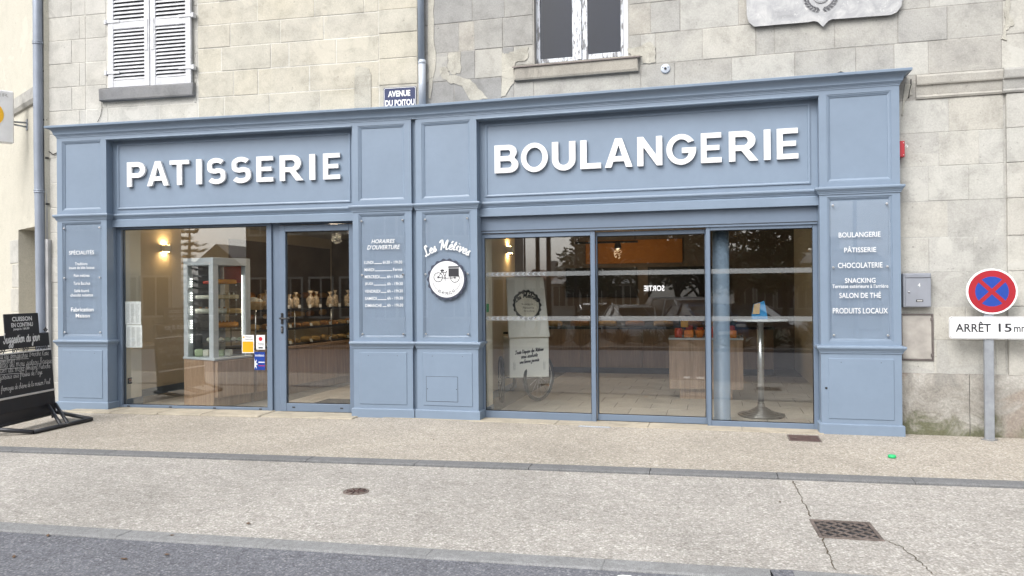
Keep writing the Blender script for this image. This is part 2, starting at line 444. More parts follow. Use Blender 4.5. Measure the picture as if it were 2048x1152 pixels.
def aggregate(name, c1, c2, c3, sc=150, bump=.6, patch=.16, rough=.92):
    """washed concrete / asphalt: stones of several tones in a binder"""
    m, N, L, b = _nodes(name); pos = _pos(N)
    v = N.new('ShaderNodeTexVoronoi'); v.inputs['Scale'].default_value = sc; L.new(pos, v.inputs['Vector'])
    v.inputs['Randomness'].default_value = 1.0
    sep = N.new('ShaderNodeSeparateColor'); L.new(v.outputs['Color'], sep.inputs[0])
    c = _ramp(N, L, sep.outputs[0], [(0, c1), (.45, c2), (.8, c2), (1, c3)])
    edge = _ramp(N, L, v.outputs['Distance'], [(.25, _grey(1)), (.75, _grey(.72))])
    c = _mix(N, L, 1.0, c, edge, 'MULTIPLY')
    big = _noise(N, L, pos, .55, 7, .65, .5)
    c = _mix(N, L, 1.0, c, _ramp(N, L, big, [(.3, _grey(1-patch)), (.52, _grey(1)), (.72, _grey(1+patch*.7))]), 'MULTIPLY')
    md = _noise(N, L, pos, 5.0, 5, .7)
    c = _mix(N, L, 1.0, c, _ramp(N, L, md, [(.3, _grey(.9)), (.7, _grey(1.07))]), 'MULTIPLY')
    sc2 = _noise(N, L, pos, 26.0, 5, .75)
    c = _mix(N, L, 1.0, c, _ramp(N, L, sc2, [(.32, _grey(.78)), (.5, _grey(1.0)), (.7, _grey(1.13))]), 'MULTIPLY')
    L.new(c, b.inputs['Base Color']); b.inputs['Roughness'].default_value = rough; b.inputs['Specular IOR Level'].default_value = .3
    hh = _mix(N, L, .4, v.outputs['Distance'], sc2)
    _bump(N, L, b, hh, bump, .006)
    return m

# --- shopfront
def paint(name, c, rough=.42):
    m, N, L, b = _nodes(name); pos = _pos(N)
    f = _noise(N, L, pos, 1.4, 5, .6); g = _noise(N, L, pos, 14, 4, .6)
    a = _ramp(N, L, f, [(.3, tuple(x*.94 for x in c)), (.7, tuple(x*1.05 for x in c))])
    a = _mix(N, L, 1.0, a, _ramp(N, L, g, [(.3, _grey(.975)), (.7, _grey(1.02))]), 'MULTIPLY')
    L.new(a, b.inputs['Base Color'])
    mr = N.new('ShaderNodeMapRange'); L.new(g, mr.inputs[0]); mr.inputs[3].default_value = rough-.06; mr.inputs[4].default_value = rough+.1
    L.new(mr.outputs[0], b.inputs['Roughness'])
    mp = N.new('ShaderNodeMapping'); L.new(pos, mp.inputs[0]); mp.inputs['Scale'].default_value = (1, 1, .12)
    _bump(N, L, b, _noise(N, L, mp.outputs[0], 90, 3), .05, .003)
    return m
paint('blue_paint', (.168, .221, .294))
paint('blue_metal', (.125, .165, .225), .36)
mat('letter_white', (.70, .71, .72), .35, var=.02)
mat('print_white', (.66, .67, .68), .5, var=0)
mat('steel', (.62, .62, .63), .28, 1.0, .05)
mat('black_metal', (.018, .019, .024), .42, var=.2)
mat('handle_black', (.02, .02, .022), .35, var=0)
mat('gasket', (.012, .012, .014), .6, var=0)
def glass(name, tint=(1,1,1), refl=1.0, rough=0.0, dirt=0.0):
    """a thin pane: see-through with the mirror reflection of its two faces"""
    m, N, L, b = _nodes(name); N.remove(b); out = N['Material Output']
    tr = N.new('ShaderNodeBsdfTransparent'); tr.inputs[0].default_value = c4(tint)
    gl = N.new('ShaderNodeBsdfGlossy'); gl.inputs['Roughness'].default_value = rough
    fr = N.new('ShaderNodeFresnel'); fr.inputs[0].default_value = 1.5
    # the fresnel node flips its index on back faces: take the incidence from the facing angle instead
    lw = N.new('ShaderNodeLayerWeight'); lw.inputs[0].default_value = .5
    cv = N.new('ShaderNodeMapRange'); cv.interpolation_type = 'SMOOTHERSTEP'
    pw = N.new('ShaderNodeMath'); pw.operation = 'POWER'; L.new(lw.outputs['Facing'], pw.inputs[0]); pw.inputs[1].default_value = 4.0
    ad = N.new('ShaderNodeMath'); ad.operation = 'MULTIPLY_ADD'; L.new(pw.outputs[0], ad.inputs[0])
    ad.inputs[1].default_value = .85; ad.inputs[2].default_value = .085*refl
    N.remove(fr); N.remove(cv)
    mx = N.new('ShaderNodeMixShader'); L.new(ad.outputs[0], mx.inputs[0]); L.new(tr.outputs[0], mx.inputs[1]); L.new(gl.outputs[0], mx.inputs[2])
    last = mx
    if dirt > 0:
        df = N.new('ShaderNodeBsdfDiffuse'); df.inputs[0].default_value = (.40, .42, .43, 1) if dirt > .1 else (.7, .72, .74, 1)
        m2 = N.new('ShaderNodeMixShader'); m2.inputs[0].default_value = dirt
        L.new(mx.outputs[0], m2.inputs[1]); L.new(df.outputs[0], m2.inputs[2]); last = m2
    L.new(last.outputs[0], out.inputs['Surface']); return m
glass('shop_glass', (.965, .98, .975), 1.45)
glass('clear_glass', (.975, .99, .985), .4)
glass('window_glass', (.6, .63, .70), .45)
glass('perspex', (.995, .998, 1.0), .35, .01, .012)
glass('frosted_stripe', (.95, .95, .95), .02, .2, .30)
# --- walls
stone('stone_cream', [(.46, .435, .37), (.445, .425, .37), (.47, .44, .36), (.43, .415, .365), (.465, .43, .35)], (.405, .395, .36), .4, .2)
stone('stone_grey', [(.36, .35, .32), (.33, .325, .305), (.40, .39, .355), (.35, .345, .325), (.39, .365, .315)], (.27, .268, .262), .6, .35)
stone('stone_dark', [(.30, .297, .285), (.265, .265, .26), (.33, .325, .305), (.285, .28, .27)], (.215, .215, .215), .6, .45)
stone('stone_pale', [(.415, .41, .38), (.40, .395, .37), (.425, .415, .38), (.41, .395, .355)], (.37, .365, .345), .5, .3)
stone('mortar_pale', [(.38, .375, .35), (.38, .375, .35)], (.32, .315, .30), .6, .5)
stone('patch_rough', [(.41, .395, .345), (.41, .395, .345)], (.33, .32, .29), .8, 1.0, .95, 1.6)
stone('sill_stone', [(.20, .205, .215), (.17, .175, .185)], (.33, .32, .30), .6, .6)
stone('sill_buff', [(.34, .32, .28), (.31, .29, .26)], (.20, .19, .175), .7, .5)
stone('mortar_white', [(.54, .53, .49), (.54, .53, .49)], (.47, .46, .42), .5, .4)
stone('mortar_grey', [(.33, .32, .295), (.33, .32, .295)], (.25, .24, .225), .6, .6)
stone('step_stone', [(.35, .31, .245), (.325, .295, .235)], (.27, .245, .20), .6, .4)
stone('neighbour_render', [(.47, .45, .385), (.47, .45, .385)], (.44, .425, .37), .3, .10, .9, .3)
stone('stone_white', [(.47, .46, .425), (.455, .445, .415), (.48, .465, .42), (.445, .435, .40)], (.40, .395, .375), .5, .3, .9, .8)
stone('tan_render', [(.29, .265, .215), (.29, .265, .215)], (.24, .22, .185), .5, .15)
def plinth():
    m, N, L, b = _nodes('plinth_stone'); pos = _pos(N)
    mid = _noise(N, L, pos, 3.0, 7, .65, .7); fine = _noise(N, L, pos, 45, 4, .65); big = _noise(N, L, pos, 1.3, 5, .6, .5)
    c = _ramp(N, L, mid, [(.28, (.15, .145, .135)), (.45, (.25, .235, .21)), (.6, (.33, .318, .29)), (.75, (.26, .225, .19))])
    c = _mix(N, L, _ramp(N, L, big, [(.5, _grey(0)), (.56, _grey(.6))]), c, (.235, .185, .15))
    # algae creeping up from the wet foot of the wall, with a ragged edge
    sx = N.new('ShaderNodeSeparateXYZ'); L.new(pos, sx.inputs[0])
    ad = N.new('ShaderNodeMath'); ad.operation = 'MULTIPLY_ADD'; L.new(mid, ad.inputs[0]); ad.inputs[1].default_value = -.9; ad.inputs[2].default_value = .66
    gt = N.new('ShaderNodeMath'); gt.operation = 'SUBTRACT'; L.new(ad.outputs[0], gt.inputs[0]); L.new(sx.outputs[2], gt.inputs[1])
    al = _ramp(N, L, gt.outputs[0], [(0, _grey(0)), (.16, _grey(.85))])
    c = _mix(N, L, al, c, (.09, .095, .045))
    c = _mix(N, L, 1.0, c, _ramp(N, L, fine, [(.3, _grey(.75)), (.7, _grey(1.15))]), 'MULTIPLY')
    L.new(c, b.inputs['Base Color']); b.inputs['Roughness'].default_value = .95
    _bump(N, L, b, _mix(N, L, .5, mid, fine), .8, .02)
plinth()
# --- ground
aggregate('washed_concrete', (.28, .26, .235), (.38, .362, .335), (.54, .52, .49), 75, .6, .19)
aggregate('washed_concrete_warm', (.28, .25, .205), (.39, .355, .305), (.53, .495, .45), 75, .6, .19)
aggregate('asphalt', (.10, .104, .122), (.158, .162, .182), (.27, .275, .29), 90, .5, .14)
aggregate('far_asphalt', (.06, .06, .065), (.09, .09, .095), (.15, .15, .155), 30, .4, .2)
aggregate('gutter_concrete', (.15, .153, .157), (.175, .178, .182), (.21, .21, .215), 200, .3, .14)
aggregate('concrete_kerb', (.21, .215, .22), (.25, .255, .258), (.30, .30, .305), 200, .3, .14)
aggregate('soil', (.06, .045, .03), (.10, .08, .055), (.16, .13, .10), 40, .7, .3)
mat('rust_iron', (.135, .11, .098), .75, .3, .4, 18, .5, 90)
mat('rust_iron_red', (.075, .045, .04), .8, .2, .4, 22, .5, 90)
mat('road_white', (.72, .72, .70), .8, 0, .12, 14, .4, 80)
# --- fittings
mat('zinc', (.245, .275, .33), .55, .25, .12, 3)
mat('zinc_pale', (.42, .46, .52), .55, .2, .08, 3)
mat('conduit_grey', (.42, .42, .42), .6, 0, .15, 4)
mat('cable_black', (.02, .02, .02), .6, 0, 0)
mat('old_white_paint', (.53, .54, .565), .7, 0, .14, 9, .35, 40)
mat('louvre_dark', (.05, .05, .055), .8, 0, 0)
mat('lead', (.14, .12, .115), .7, .3, .2, 8)
mat('enamel_blue', (.012, .022, .085), .25, 0, .1, 6)
mat('enamel_white', (.78, .79, .80), .3, 0, .03)
mat('mail_grey', (.24, .255, .29), .45, .2, .08, 6)
mat('red_plastic', (.36, .018, .028), .4, 0, .06)
mat('sign_red', (.31, .004, .014), .6, 0, .05)
mat('sign_blue', (.005, .042, .29), .6, 0, .05)
mat('sign_white', (.76, .77, .78), .4, 0, .03)
mat('galvanised', (.30, .32, .35), .5, .5, .12, 14)
mat('ink', (.018, .018, .024), .5, 0, 0)
mat('ink_grey', (.16, .16, .17), .6, 0, 0)
mat('badge_navy', (.035, .042, .07), .5, 0, .08)
mat('chalkboard', (.012, .013, .018), .55, 0, .25, 8)
mat('chalk', (.50, .50, .50), .9, 0, .2, 60)
mat('alu_strip', (.60, .60, .60), .4, .6, .05)
mat('bottle_green', (.02, .42, .14), .35, 0, 0)
mat('leaf_brown', (.10, .06, .035), .8, 0, .3, 30)
mat('meter_door', (.33, .31, .285), .85, 0, .2, 7, .4, 40)
mat('sign_yellow', (.80, .45, .02), .45, 0, .12, 30)
mat('lightbox', (.70, .71, .73), .4, 0, .08, 5)
mat('faded_print', (.42, .42, .42), .5, 0, 0)
def peel():
    m, N, L, b = _nodes('peeling_paint'); pos = _pos(N)
    mp = N.new('ShaderNodeMapping'); L.new(pos, mp.inputs[0]); mp.inputs['Scale'].default_value = (1, 1, .22)
    f = _noise(N, L, mp.outputs[0], 34, 6, .7, .6)
    k = _ramp(N, L, f, [(.52, _grey(0)), (.56, _grey(1))])
    c = _mix(N, L, k, (.62, .65, .70), (.20, .20, .21)); L.new(c, b.inputs['Base Color'])
    b.inputs['Roughness'].default_value = .75; _bump(N, L, b, k, .5, .004)
peel()
def plaque():
    m, N, L, b = _nodes('plaque_metal'); pos = _pos(N)
    f = _noise(N, L, pos, 5, 8, .7, .8); g = _noise(N, L, pos, 22, 5, .7)
    c = _ramp(N, L, f, [(.3, (.25, .255, .265)), (.5, (.34, .345, .355)), (.66, (.45, .45, .45))])
    c = _mix(N, L, _ramp(N, L, g, [(.60, _grey(0)), (.66, _grey(.8))]), c, (.52, .52, .515))
    L.new(c, b.inputs['Base Color']); b.inputs['Roughness'].default_value = .6; b.inputs['Metallic'].default_value = .15
    _bump(N, L, b, f, .3, .01)
plaque()
# --- shop interior
mat('cream_wall', (.72, .67, .55), .8, 0, .03, 2)
mat('beige_wall', (.56, .48, .36), .85, 0, .06, 2)
mat('brown_wall', (.17, .14, .12), .85, 0, .15, 2)
mat('ceiling_paint', (.80, .79, .76), .9, 0, .02)
mat('skirting', (.13, .17, .22), .5, 0, .04)
mat('floor_tile', (.40, .355, .305), .4, 0, .14, 3.5, .1, 30)
mat('floor_grout', (.16, .15, .14), .9, 0, .1)
mat('floor_mat', (.05, .05, .055), .95, 0, .2, 40)
wood('oak', (.25, .155, .095), (.40, .27, .18), 'z', .45)
wood('oak_dark', (.22, .145, .10), (.32, .22, .155), 'z', .5)
mat('case_frame', (.50, .53, .56), .35, .2, .03)
mat('cart_white', (.74, .73, .69), .5, 0, .03)
mat('paper', (.75, .75, .75), .9, 0, .05, 40)
mat('rubber', (.02, .02, .02), .7, 0, 0)
mat('crust', (.36, .16, .05), .6, 0, .3, 40, .3, 60)
mat('crust_pale', (.52, .32, .13), .6, 0, .25, 40, .3, 60)
mat('cream_cake', (.68, .64, .54), .5, 0, .1, 30)
mat('orange_glaze', (.70, .26, .02), .25, 0, .1, 30)
mat('sponge', (.60, .46, .28), .8, 0, .15, 40)
mat('green_icing', (.42, .48, .30), .5, 0, .1, 30)
mat('red_pack', (.55, .05, .02), .4, 0, .15, 40)
mat('orange_pack', (.75, .22, .03), .4, 0, .15, 40)
mat('leaflet_blue', (.03, .28, .62), .5, 0, .05)
mat('card_wood', (.55, .38, .20), .6, 0, .15, 40)
mat('exit_green', (.03, .35, .10), .5, 0, 0)
mat('bag_plastic', (.45, .36, .26), .2, 0, .5, 30)
mat('orange_glow_paint', (.42, .17, .045), .8, 0, .05)  # orange lamplight on the back wall, put into a colour
mat('wrought_iron', (.03, .026, .024), .6, .3, .1)
emis('led', (1.0, .97, .90), 6)
emis('sconce_light', (1.0, .66, .30), 70)
mat('plaster_white', (.70, .69, .66), .7, 0, 0)
# --- stickers
mat('sticker_yellow', (.62, .31, .008), .35, 0, .06)
mat('sticker_blue', (.008, .04, .24), .35, 0, .15, 14)
mat('sticker_red', (.45, .012, .03), .35, 0, 0)
# --- across the road
mat('leaf_dark', (.018, .034, .013), .6, 0, .35, 9)
mat('leaf_mid', (.032, .058, .02), .6, 0, .35, 9)
mat('conifer_green', (.015, .03, .018), .6, 0, .3, 9)
mat('bark', (.08, .065, .05), .9, 0, .3, 12, .5, 30)
mat('shrub_green', (.06, .075, .035), .7, 0, .4, 9)
mat('shrub_dry', (.16, .11, .06), .8, 0, .4, 9)
mat('house_white', (.46, .45, .42), .85, 0, .1, 1.5)
mat('house_stone', (.27, .25, .22), .9, 0, .25, 2.5, .3, 12)
mat('house_dark', (.12, .105, .09), .9, 0, .3, 2.5, .4, 12)
mat('slate', (.06, .062, .07), .7, 0, .2, 6)
mat('tile_roof', (.20, .095, .06), .85, 0, .25, 8)
mat('dark_pane', (.02, .022, .026), .1, 0, 0)
mat('car_white', (.70, .71, .72), .25, 0, 0, coat=.6)
mat('car_silver', (.40, .41, .42), .28, .5, 0, coat=.6)
mat('car_dark', (.03, .032, .038), .25, .2, 0, coat=.6)
mat('car_blue', (.05, .09, .17), .25, .2, 0, coat=.6)
mat('tail_red', (.45, .02, .02), .3, 0, 0)
mat('lamp_clear', (.75, .75, .75), .15, 0, 0)
mat('chevron', (.22, .235, .25), .6, 0, 0)
mat('steel_dark', (.16, .155, .15), .3, 1.0, .05)
mat('badge_grey', (.04, .04, .04), .6, 0, .1)
mat('plaque_dark', (.09, .09, .10), .6, .1, .2, 30)
mat('pipe_blue', (.27, .32, .395), .5, .1, .08, 3)
mat('curtain_dark', (.035, .042, .065), .9, 0, 0)
# ------------------------------------------------------------------ ground
def sheet(name, pts, z, m, label=None, parent=None):
    mb = MB(); mb.poly([(p[0], p[1], z) for p in pts])
    return mb.build(name, m, parent, kind=None if parent else 'structure', org=(0, 0, z))
def lin(p, q, x): return p[1] + (q[1]-p[1])*(x-p[0])/(q[0]-p[0])
GU = [(-3.502, -2.418), (1.616, -1.999), (5.607, -1.738)]        # house side of the drainage strip
def gu(x): return lin(GU[0], GU[1], x) if x < GU[1][0] else lin(GU[1], GU[2], x)
KB = [(-1.282, -4.362), (2.184, -4.150)]
def kb(x): return lin(KB[0], KB[1], x)
GW, KW = .165, .15
def gz(y):                                  # the car park across the road lies a little lower
    return -.06 if y > -13 else -.62 if y < -22 else -.06-.56*(-13-y)/9
gm_ = MB(); ys_ = [60, -13, -15, -17.5, -20, -22, -190]
for y in ys_: gm_.v += [(-190, y, gz(y)), (190, y, gz(y))]
for i in range(len(ys_)-1): gm_.face((2*i+2, 2*i+3, 2*i+1, 2*i))
gm_.build('ground', 'far_asphalt', kind='structure', org=(0, 0, -.06))
xs = [-14, -9, -5, -1, 1.616, 4, 8, 14]
up_pts = [(x, gu(x)) for x in xs] + [(14, .35), (-14, 3.6)]
pave_up = sheet('pavement', up_pts, 0.0, 'washed_concrete_warm')
lo_pts = [(x, kb(x)) for x in (-14, 14)] + [(x, gu(x)-GW) for x in xs[::-1]]
pave_lo = sheet('lower_pavement', lo_pts, -.018, 'washed_concrete')
road = sheet('road', [(-60, -10.2), (60, -10.2), (60, kb(60)-KW), (-60, kb(-60)-KW)], -.024, 'asphalt')
# slabs of the two concrete strips, one by one
def slab(fx, x0, x1, w, zt, zb, name, parent):
    mb = MB(); g = .003 if fx is gu else .0012
    a, b_ = x0+g, x1-g; e = .012
    top = [(a, fx(a)-w+e), (b_, fx(b_)-w+e), (b_, fx(b_)-.004), (a, fx(a)-.004)]
    low = [(a, fx(a)-w), (b_, fx(b_)-w)]
    n = len(mb.v)
    mb.v += [(p[0], p[1], zt) for p in top] + [(low[0][0], low[0][1], zt-.008), (low[1][0], low[1][1], zt-.008), (low[0][0], low[0][1], zb), (low[1][0], low[1][1], zb)]
    for f in ((0,1,2,3), (4,5,1,0), (6,7,5,4)): mb.face(f)
    mb.v += [(a, fx(a), zb), (b_, fx(b_), zb)]
    mb.face((6,4,0,3,8)); mb.face((5,7,9,2,1)); mb.face((3,2,9,8))
    return mb.build(name, 'gutter_concrete' if fx is gu else 'concrete_kerb', parent)
strip = thing('drainage_strip', None, None); tag(strip, kind='structure')
x = -8.2
while x < 9:
    slab(gu, x, x+1.0, GW, .004 + random.uniform(-.001, .001), -.05, 'slab', strip); x += 1.0
kerb = thing('kerb_border', None, None); tag(kerb, kind='structure')
x = -5.28
while x < 9:
    x1 = x+1.0
    if x < 3.62 < x1:                                   # the slab that has broken away at one end
        slab(kb, x, 3.60, KW, -.012, -.06, 'slab', kerb)
        slab(kb, 3.86, x1, KW, -.013, -.06, 'slab', kerb)
        pm = MB(); o = [(3.60, .0), (3.70, .012), (3.80, .004), (3.87, .0), (3.86, -.15), (3.75, -.17), (3.62, -.155)]
        pm.poly([(px_, kb(px_)+dy, -.0155) for px_, dy in o][::-1]); pm.build('patch', 'asphalt', kerb)
    else: slab(kb, x, x1, KW, -.012 + random.uniform(-.0015, .0015), -.06, 'slab', kerb)
    x = x1
# fine cracks that run to and from the grating
def crack(pxs, parent, w=.009):
    P = []
    pts = [GP(*p, -.018) for p in pxs]
    for i in range(len(pts)-1):
        for k in range(10):
            t = k/10; P.append((pts[i][0]+(pts[i+1][0]-pts[i][0])*t+random.uniform(-.008, .008), pts[i][1]+(pts[i+1][1]-pts[i][1])*t+random.uniform(-.008, .008)))
    P.append(pts[-1]); mb = MB()
    ribbon(mb, P, [w*random.uniform(.4, 1.1) for _ in P], lambda p: (p[0], p[1], -.0145), lift=0)
    mb.build('crack', 'soil', parent)
crack([(1586, 962), (1604, 1000), (1622, 1034)], pave_lo)
crack([(1643, 1072), (1655, 1105), (1672, 1140)], pave_lo)
crack([(1764, 1078), (1805, 1096), (1840, 1125), (1866, 1150)], pave_lo, .007)

# covers and gratings
def grating():
    c = Vector((4.103, -3.25, -.018)); t = local_thing('drain_grating', 'rusty square lattice drain grating set in the lower pavement between two cracks', 'grating', c, R_(2.5), None)
    h = .185
    f = MB(); 
    for x0, x1, y0, y1 in ((-h, h, -h, -h+.022), (-h, h, h-.022, h), (-h, -h+.022, -h+.022, h-.022), (h-.022, h, -h+.022, h-.022)): f.box(x0, x1, y0, y1, -.03, .007, .003)
    f.build('frame', 'rust_iron', t)
    b = MB(); b.box(-h+.02, h-.02, -h+.02, h-.02, -.03, .0005); b.build('pit', 'gasket', t)
    n = 7; st = (2*h-.05)/n
    for i in range(n):
        for j in range(n):
            k = MB(); cx = -h+.025+st*(i+.5); cy = -h+.025+st*(j+.5); an = R_(45 if (i+j) % 2 else -45)
            l, w = st*.56, st*.17
            pts = [(cx+u*l*math.cos(an)-v*w*math.sin(an), cy+u*l*math.sin(an)+v*w*math.cos(an)) for u, v in ((-1,-1),(1,-1),(1,1),(-1,1))]
            k.prism(pts, (-.01, .006 - .0004*((i*3+j) % 4)), 'z'); k.build('bar', 'rust_iron', t)
grating()
def round_cover():
    t = local_thing('round_cover', 'small round cast iron cover in the middle of the lower pavement', 'cover', (.686, -3.11, -.018))
    m = MB(); m.lathe([(.098, -.02), (.098, .0055), (.09, .0065), (.088, .003)], seg=28); m.build('rim', 'rust_iron', t)
    m = MB(); m.lathe([(.087, -.01), (.086, .0036), (0, .0036)], seg=28); m.build('lid', 'rust_iron', t)
    for i in range(8):
        a = i*math.pi/4; m = MB(); m.tube([(.03*math.cos(a), .03*math.sin(a), .005), (.075*math.cos(a), .075*math.sin(a), .005)], .0055, 6); m.build('rib', 'rust_iron_red', t)
    m = MB(); m.lathe([(.026, .002), (.026, .007), (.016, .007), (.016, .004), (0, .004)], seg=16); m.build('boss', 'rust_iron_red', t)
round_cover()
def flat_cover():
    t = local_thing('access_cover', 'flat reddish brown iron cover at the foot of the right pilaster', 'cover', (4.176, -.325, 0), R_(-1))
    m = MB(); m.box(-.152, .152, -.16, .16, -.02, .0045, .002); m.build('frame', 'rust_iron', t)
    m = MB(); m.box(-.138, .138, -.146, .146, -.02, .0065, .002); m.build('lid', 'rust_iron_red', t)
    for sx in (-1, 1): m = MB(); m.box(sx*.09-.02, sx*.09+.02, -.008, .008, .006, .0095, .001); m.build('keyhole', 'rust_iron', t)
flat_cover()
def slot():
    t = local_thing('threshold_drain', 'narrow grey metal drain slot in front of the sliding doors', 'drain', (2.05, -.13, 0), R_(-1.5))
    m = MB(); m.box(-.175, .175, -.028, .028, -.02, .005, .001); m.build('frame', 'galvanised', t)
    for i in range(11): m = MB(); m.box(-.155+i*.029, -.155+i*.029+.02, -.018, .018, .004, .0075, .001); m.build('bar', 'zinc_pale', t)
slot()
m = MB(); m.lathe([(.030, 0), (.034, .006), (.034, .02), (.028, .026), (0, .027)], (4.819, -1.079, .002), 14)
m.build('bottle_cap', 'bottle_green', label='bright green plastic bottle cap lying on the pavement', cat='bottle cap')
for i, (px, py) in enumerate([(398, 908), (96, 1068), (28, 1110), (333, 1106), (248, 1115), (1560, 1003), (868, 882), (496, 1046), (343, 1070)]):
    gx, gy = GP(px, py, -.01); zz = 0.0 if gy > gu(gx) else (-.018 if gy > kb(gx)-KW else -.024)
    a = random.uniform(0, 6); m = MB(); L_ = random.uniform(.018, .034)
    m.poly([(gx+math.cos(a+u)*L_*r, gy+math.sin(a+u)*L_*r, zz+.004+.006*q) for u, r, q in ((0,1,0),(.9,.5,1),(2.2,.45,.4),(math.pi,1,1),(4,.4,.2),(5.2,.5,.8))])
    m.build('fallen_leaf', 'leaf_brown', label='small dry brown fallen leaf scrap on the street surface', cat='leaf', group='leaf scraps on the street')
# painted road marking, only its far edge comes into the picture
mk = MB()
for cx, w in ((2.86, .105), (3.09, .13)):
    o = [(-.5, -.5), (.5, -.5), (.5, .3), (.42, .44), (.2, .5), (-.2, .5), (-.42, .46), (-.5, .3)]
    mk.poly([(cx+u*w, kb(cx)-KW-.21+v*.30, -.019) for u, v in o])
mk.build('road_marking', 'road_white', road)

# ------------------------------------------------------------------ stone walls
WD = .165                                   # depth of the house walls behind the shopfront's face
def lay(parent, rows, m, yf, holes=(), gap=.004, proud=.004, name='stone', mats=None):
    for z0, z1, js in rows:
        for a, b_ in zip(js[:-1], js[1:]):
            parts = [(a, b_, z0, z1)]
            for h0, h1, k0, k1 in holes:
                new = []
                for p in parts:
                    if p[1] <= h0 or p[0] >= h1 or p[3] <= k0 or p[2] >= k1: new.append(p); continue
                    if p[0] < h0: new.append((p[0], h0, p[2], p[3]))
                    if p[1] > h1: new.append((h1, p[1], p[2], p[3]))
                    if p[3] > k1: new.append((max(p[0], h0), min(p[1], h1), k1, p[3]))
                    if p[2] < k0: new.append((max(p[0], h0), min(p[1], h1), p[2], k0))
                parts = new
            for p in parts:
                if p[1]-p[0] < .03 or p[3]-p[2] < .03: continue
                s = MB(); s.stone(p[0]+gap, p[1]-gap, p[2]+gap, p[3]-gap, yf-proud+random.uniform(-.003, .003), yf+.05)
                s.build(name, mats(p) if mats else m, parent)

def zL(px, py): return LP(px, py, WD)[1]
def sL(px): return LP(px, 100, WD)[0]
def sR(px, py=100): return RP(px, py, WD)[0]
def fill(joints, lo, hi, step=.62):
    js = sorted(joints)
    while js[0] > lo+.15: js.insert(0, max(lo, js[0]-random.uniform(.45, .8)))
    while js[-1] < hi-.15: js.append(min(hi, js[-1]+random.uniform(.45, .8)))
    js[0], js[-1] = lo, hi
    return js

# left-hand house (behind the PATISSERIE half)
houseL = thing('cream_stone_house', 'cream ashlar house wall with louvred shutters above the left half of the shopfront', 'building', (-2.6, .4, 0), AL)
w = MB(); w.box(-5.22, -.07, WD, .55, 3.30, 7.2); w.box(-5.22, -4.86, WD, .55, 0, 3.30); w.build('wall', 'mortar_white', houseL)
cz = [3.20, 3.50, 3.728, 4.034, 4.324, 4.602, 4.88, 5.17, 5.47, 5.77, 6.07, 6.4, 6.8, 7.2]
print('courses L', [round(zL(750, y), 3) for y in (24, 71.6, 122, 174.5)], [round(zL(469, y), 3) for y in (51, 97.7, 142, 194)])
zc = [zL(750, y) for y in (174.5, 122, 71.6, 24)]
zs = [zc[0]-.60, zc[0]-.30] + zc + [zc[3]+.29, zc[3]+.58, zc[3]+.88, zc[3]+1.2, zc[3]+1.5, 7.2]
J = {1: [448, 538.5, 639, 712], 2: [467, 515.6, 618.5, 736], 3: [443, 541.7, 578, 673], 4: [461, 561, 648, 752], 5: [515.6, 630, 729]}
QX = sL(758)
sh_hole = (-4.32, -3.06, 4.15, 6.1); sill_hole = (-4.41, -3.02, 3.99, 4.17)
S0 = -3.0
rows = []
for i in range(len(zs)-1):
    js = [sL(p) for p in J.get(i, [])] or [S0+.3]
    rows.append((zs[i], zs[i+1], fill(js, S0, QX)))
lay(houseL, rows, 'stone_cream', WD)
qz = [zL(800, y) for y in (169+51, 169, 116, 65, 18)]; qz += [qz[-1]+.29*k for k in range(1, 8)]
lay(houseL, [(a, b_, [QX, -.075]) for a, b_ in zip(qz[:-1], qz[1:])], 'stone_cream', WD-.004)
rows = []
for i in range(12):
    z0 = 3.30+i*.31; rows.append((z0, z0+.31, [-5.2, -5.2+.36+.12*(i % 2), -4.63, -4.3, -3.75 + .2*(i % 2), -3.0]))
lay(houseL, rows, 'stone_white', WD, (sh_hole, sill_hole))
lay(houseL, [(i*.33, i*.33+.33, [-5.21, -4.9]) for i in range(10)], 'stone_white', WD)

# right-hand house
houseR = thing('grey_stone_house', 'weathered grey ashlar house wall above and right of the bakery half', 'building', (3.5, .4, 0))
WIN = (RP(1070, 90, .2)[0], RP(1257, 90, .2)[0], 4.10, 6.0)
w = MB(); w.box(-.06, WIN[0], WD, .6, 3.30, 7.2); w.box(WIN[1], 8.2, WD, .6, 3.30, 7.2); w.box(WIN[0], WIN[1], WD, .6, 3.30, WIN[2]); w.box(WIN[0], WIN[1], WD, .6, WIN[3], 7.2)
w.build('wall', 'mortar_grey', houseR)
w = MB(); w.box(5.08, 8.2, WD, .6, 0, 3.298); w.build('wall', 'mortar_pale', houseR)
zr1 = RP(1495, 49.5, WD)[1]; zr2 = RP(1406, 120, WD)[1]; zr3 = zr2-.34; zr0 = zr1+.345
print('courses R', zr0, zr1, zr2, zr3)
rows = [(zr3-.2, zr3, fill([sR(1100), sR(1420), sR(1650)], -.05, 8.1)),
        (zr3, zr2, fill([sR(908), sR(1003), sR(1349), sR(1463.5), sR(1589.6), sR(1711), sR(1857), sR(2003)], -.05, 8.1)),
        (zr2, zr1, fill([sR(896), sR(950), sR(1005), sR(1311), sR(1405), sR(1512), sR(1549), sR(1670), sR(1796), sR(1895), sR(2006)], -.05, 8.1)),
        (zr1, zr0, fill([sR(918), sR(949), sR(1006), sR(1302), sR(1360.7), sR(1478), sR(1600), sR(1730), sR(1860), sR(2006)], -.05, 8.1))]
z = zr0
while z < 7.0: rows.append((z, z+.34, fill([random.uniform(.3, .7), sR(1010), sR(1300), sR(1500)+random.uniform(-.2, .2)], -.05, 8.1))); z += .34
holes = ((WIN[0]-.012, WIN[1]+.012, 3.905, WIN[3]), (1.10, 2.56, 3.905, 4.105))
holes += ((5.13, 8.2, RP(1960, 190, .1)[1]-.02, RP(1960, 140, .1)[1]+.01),)
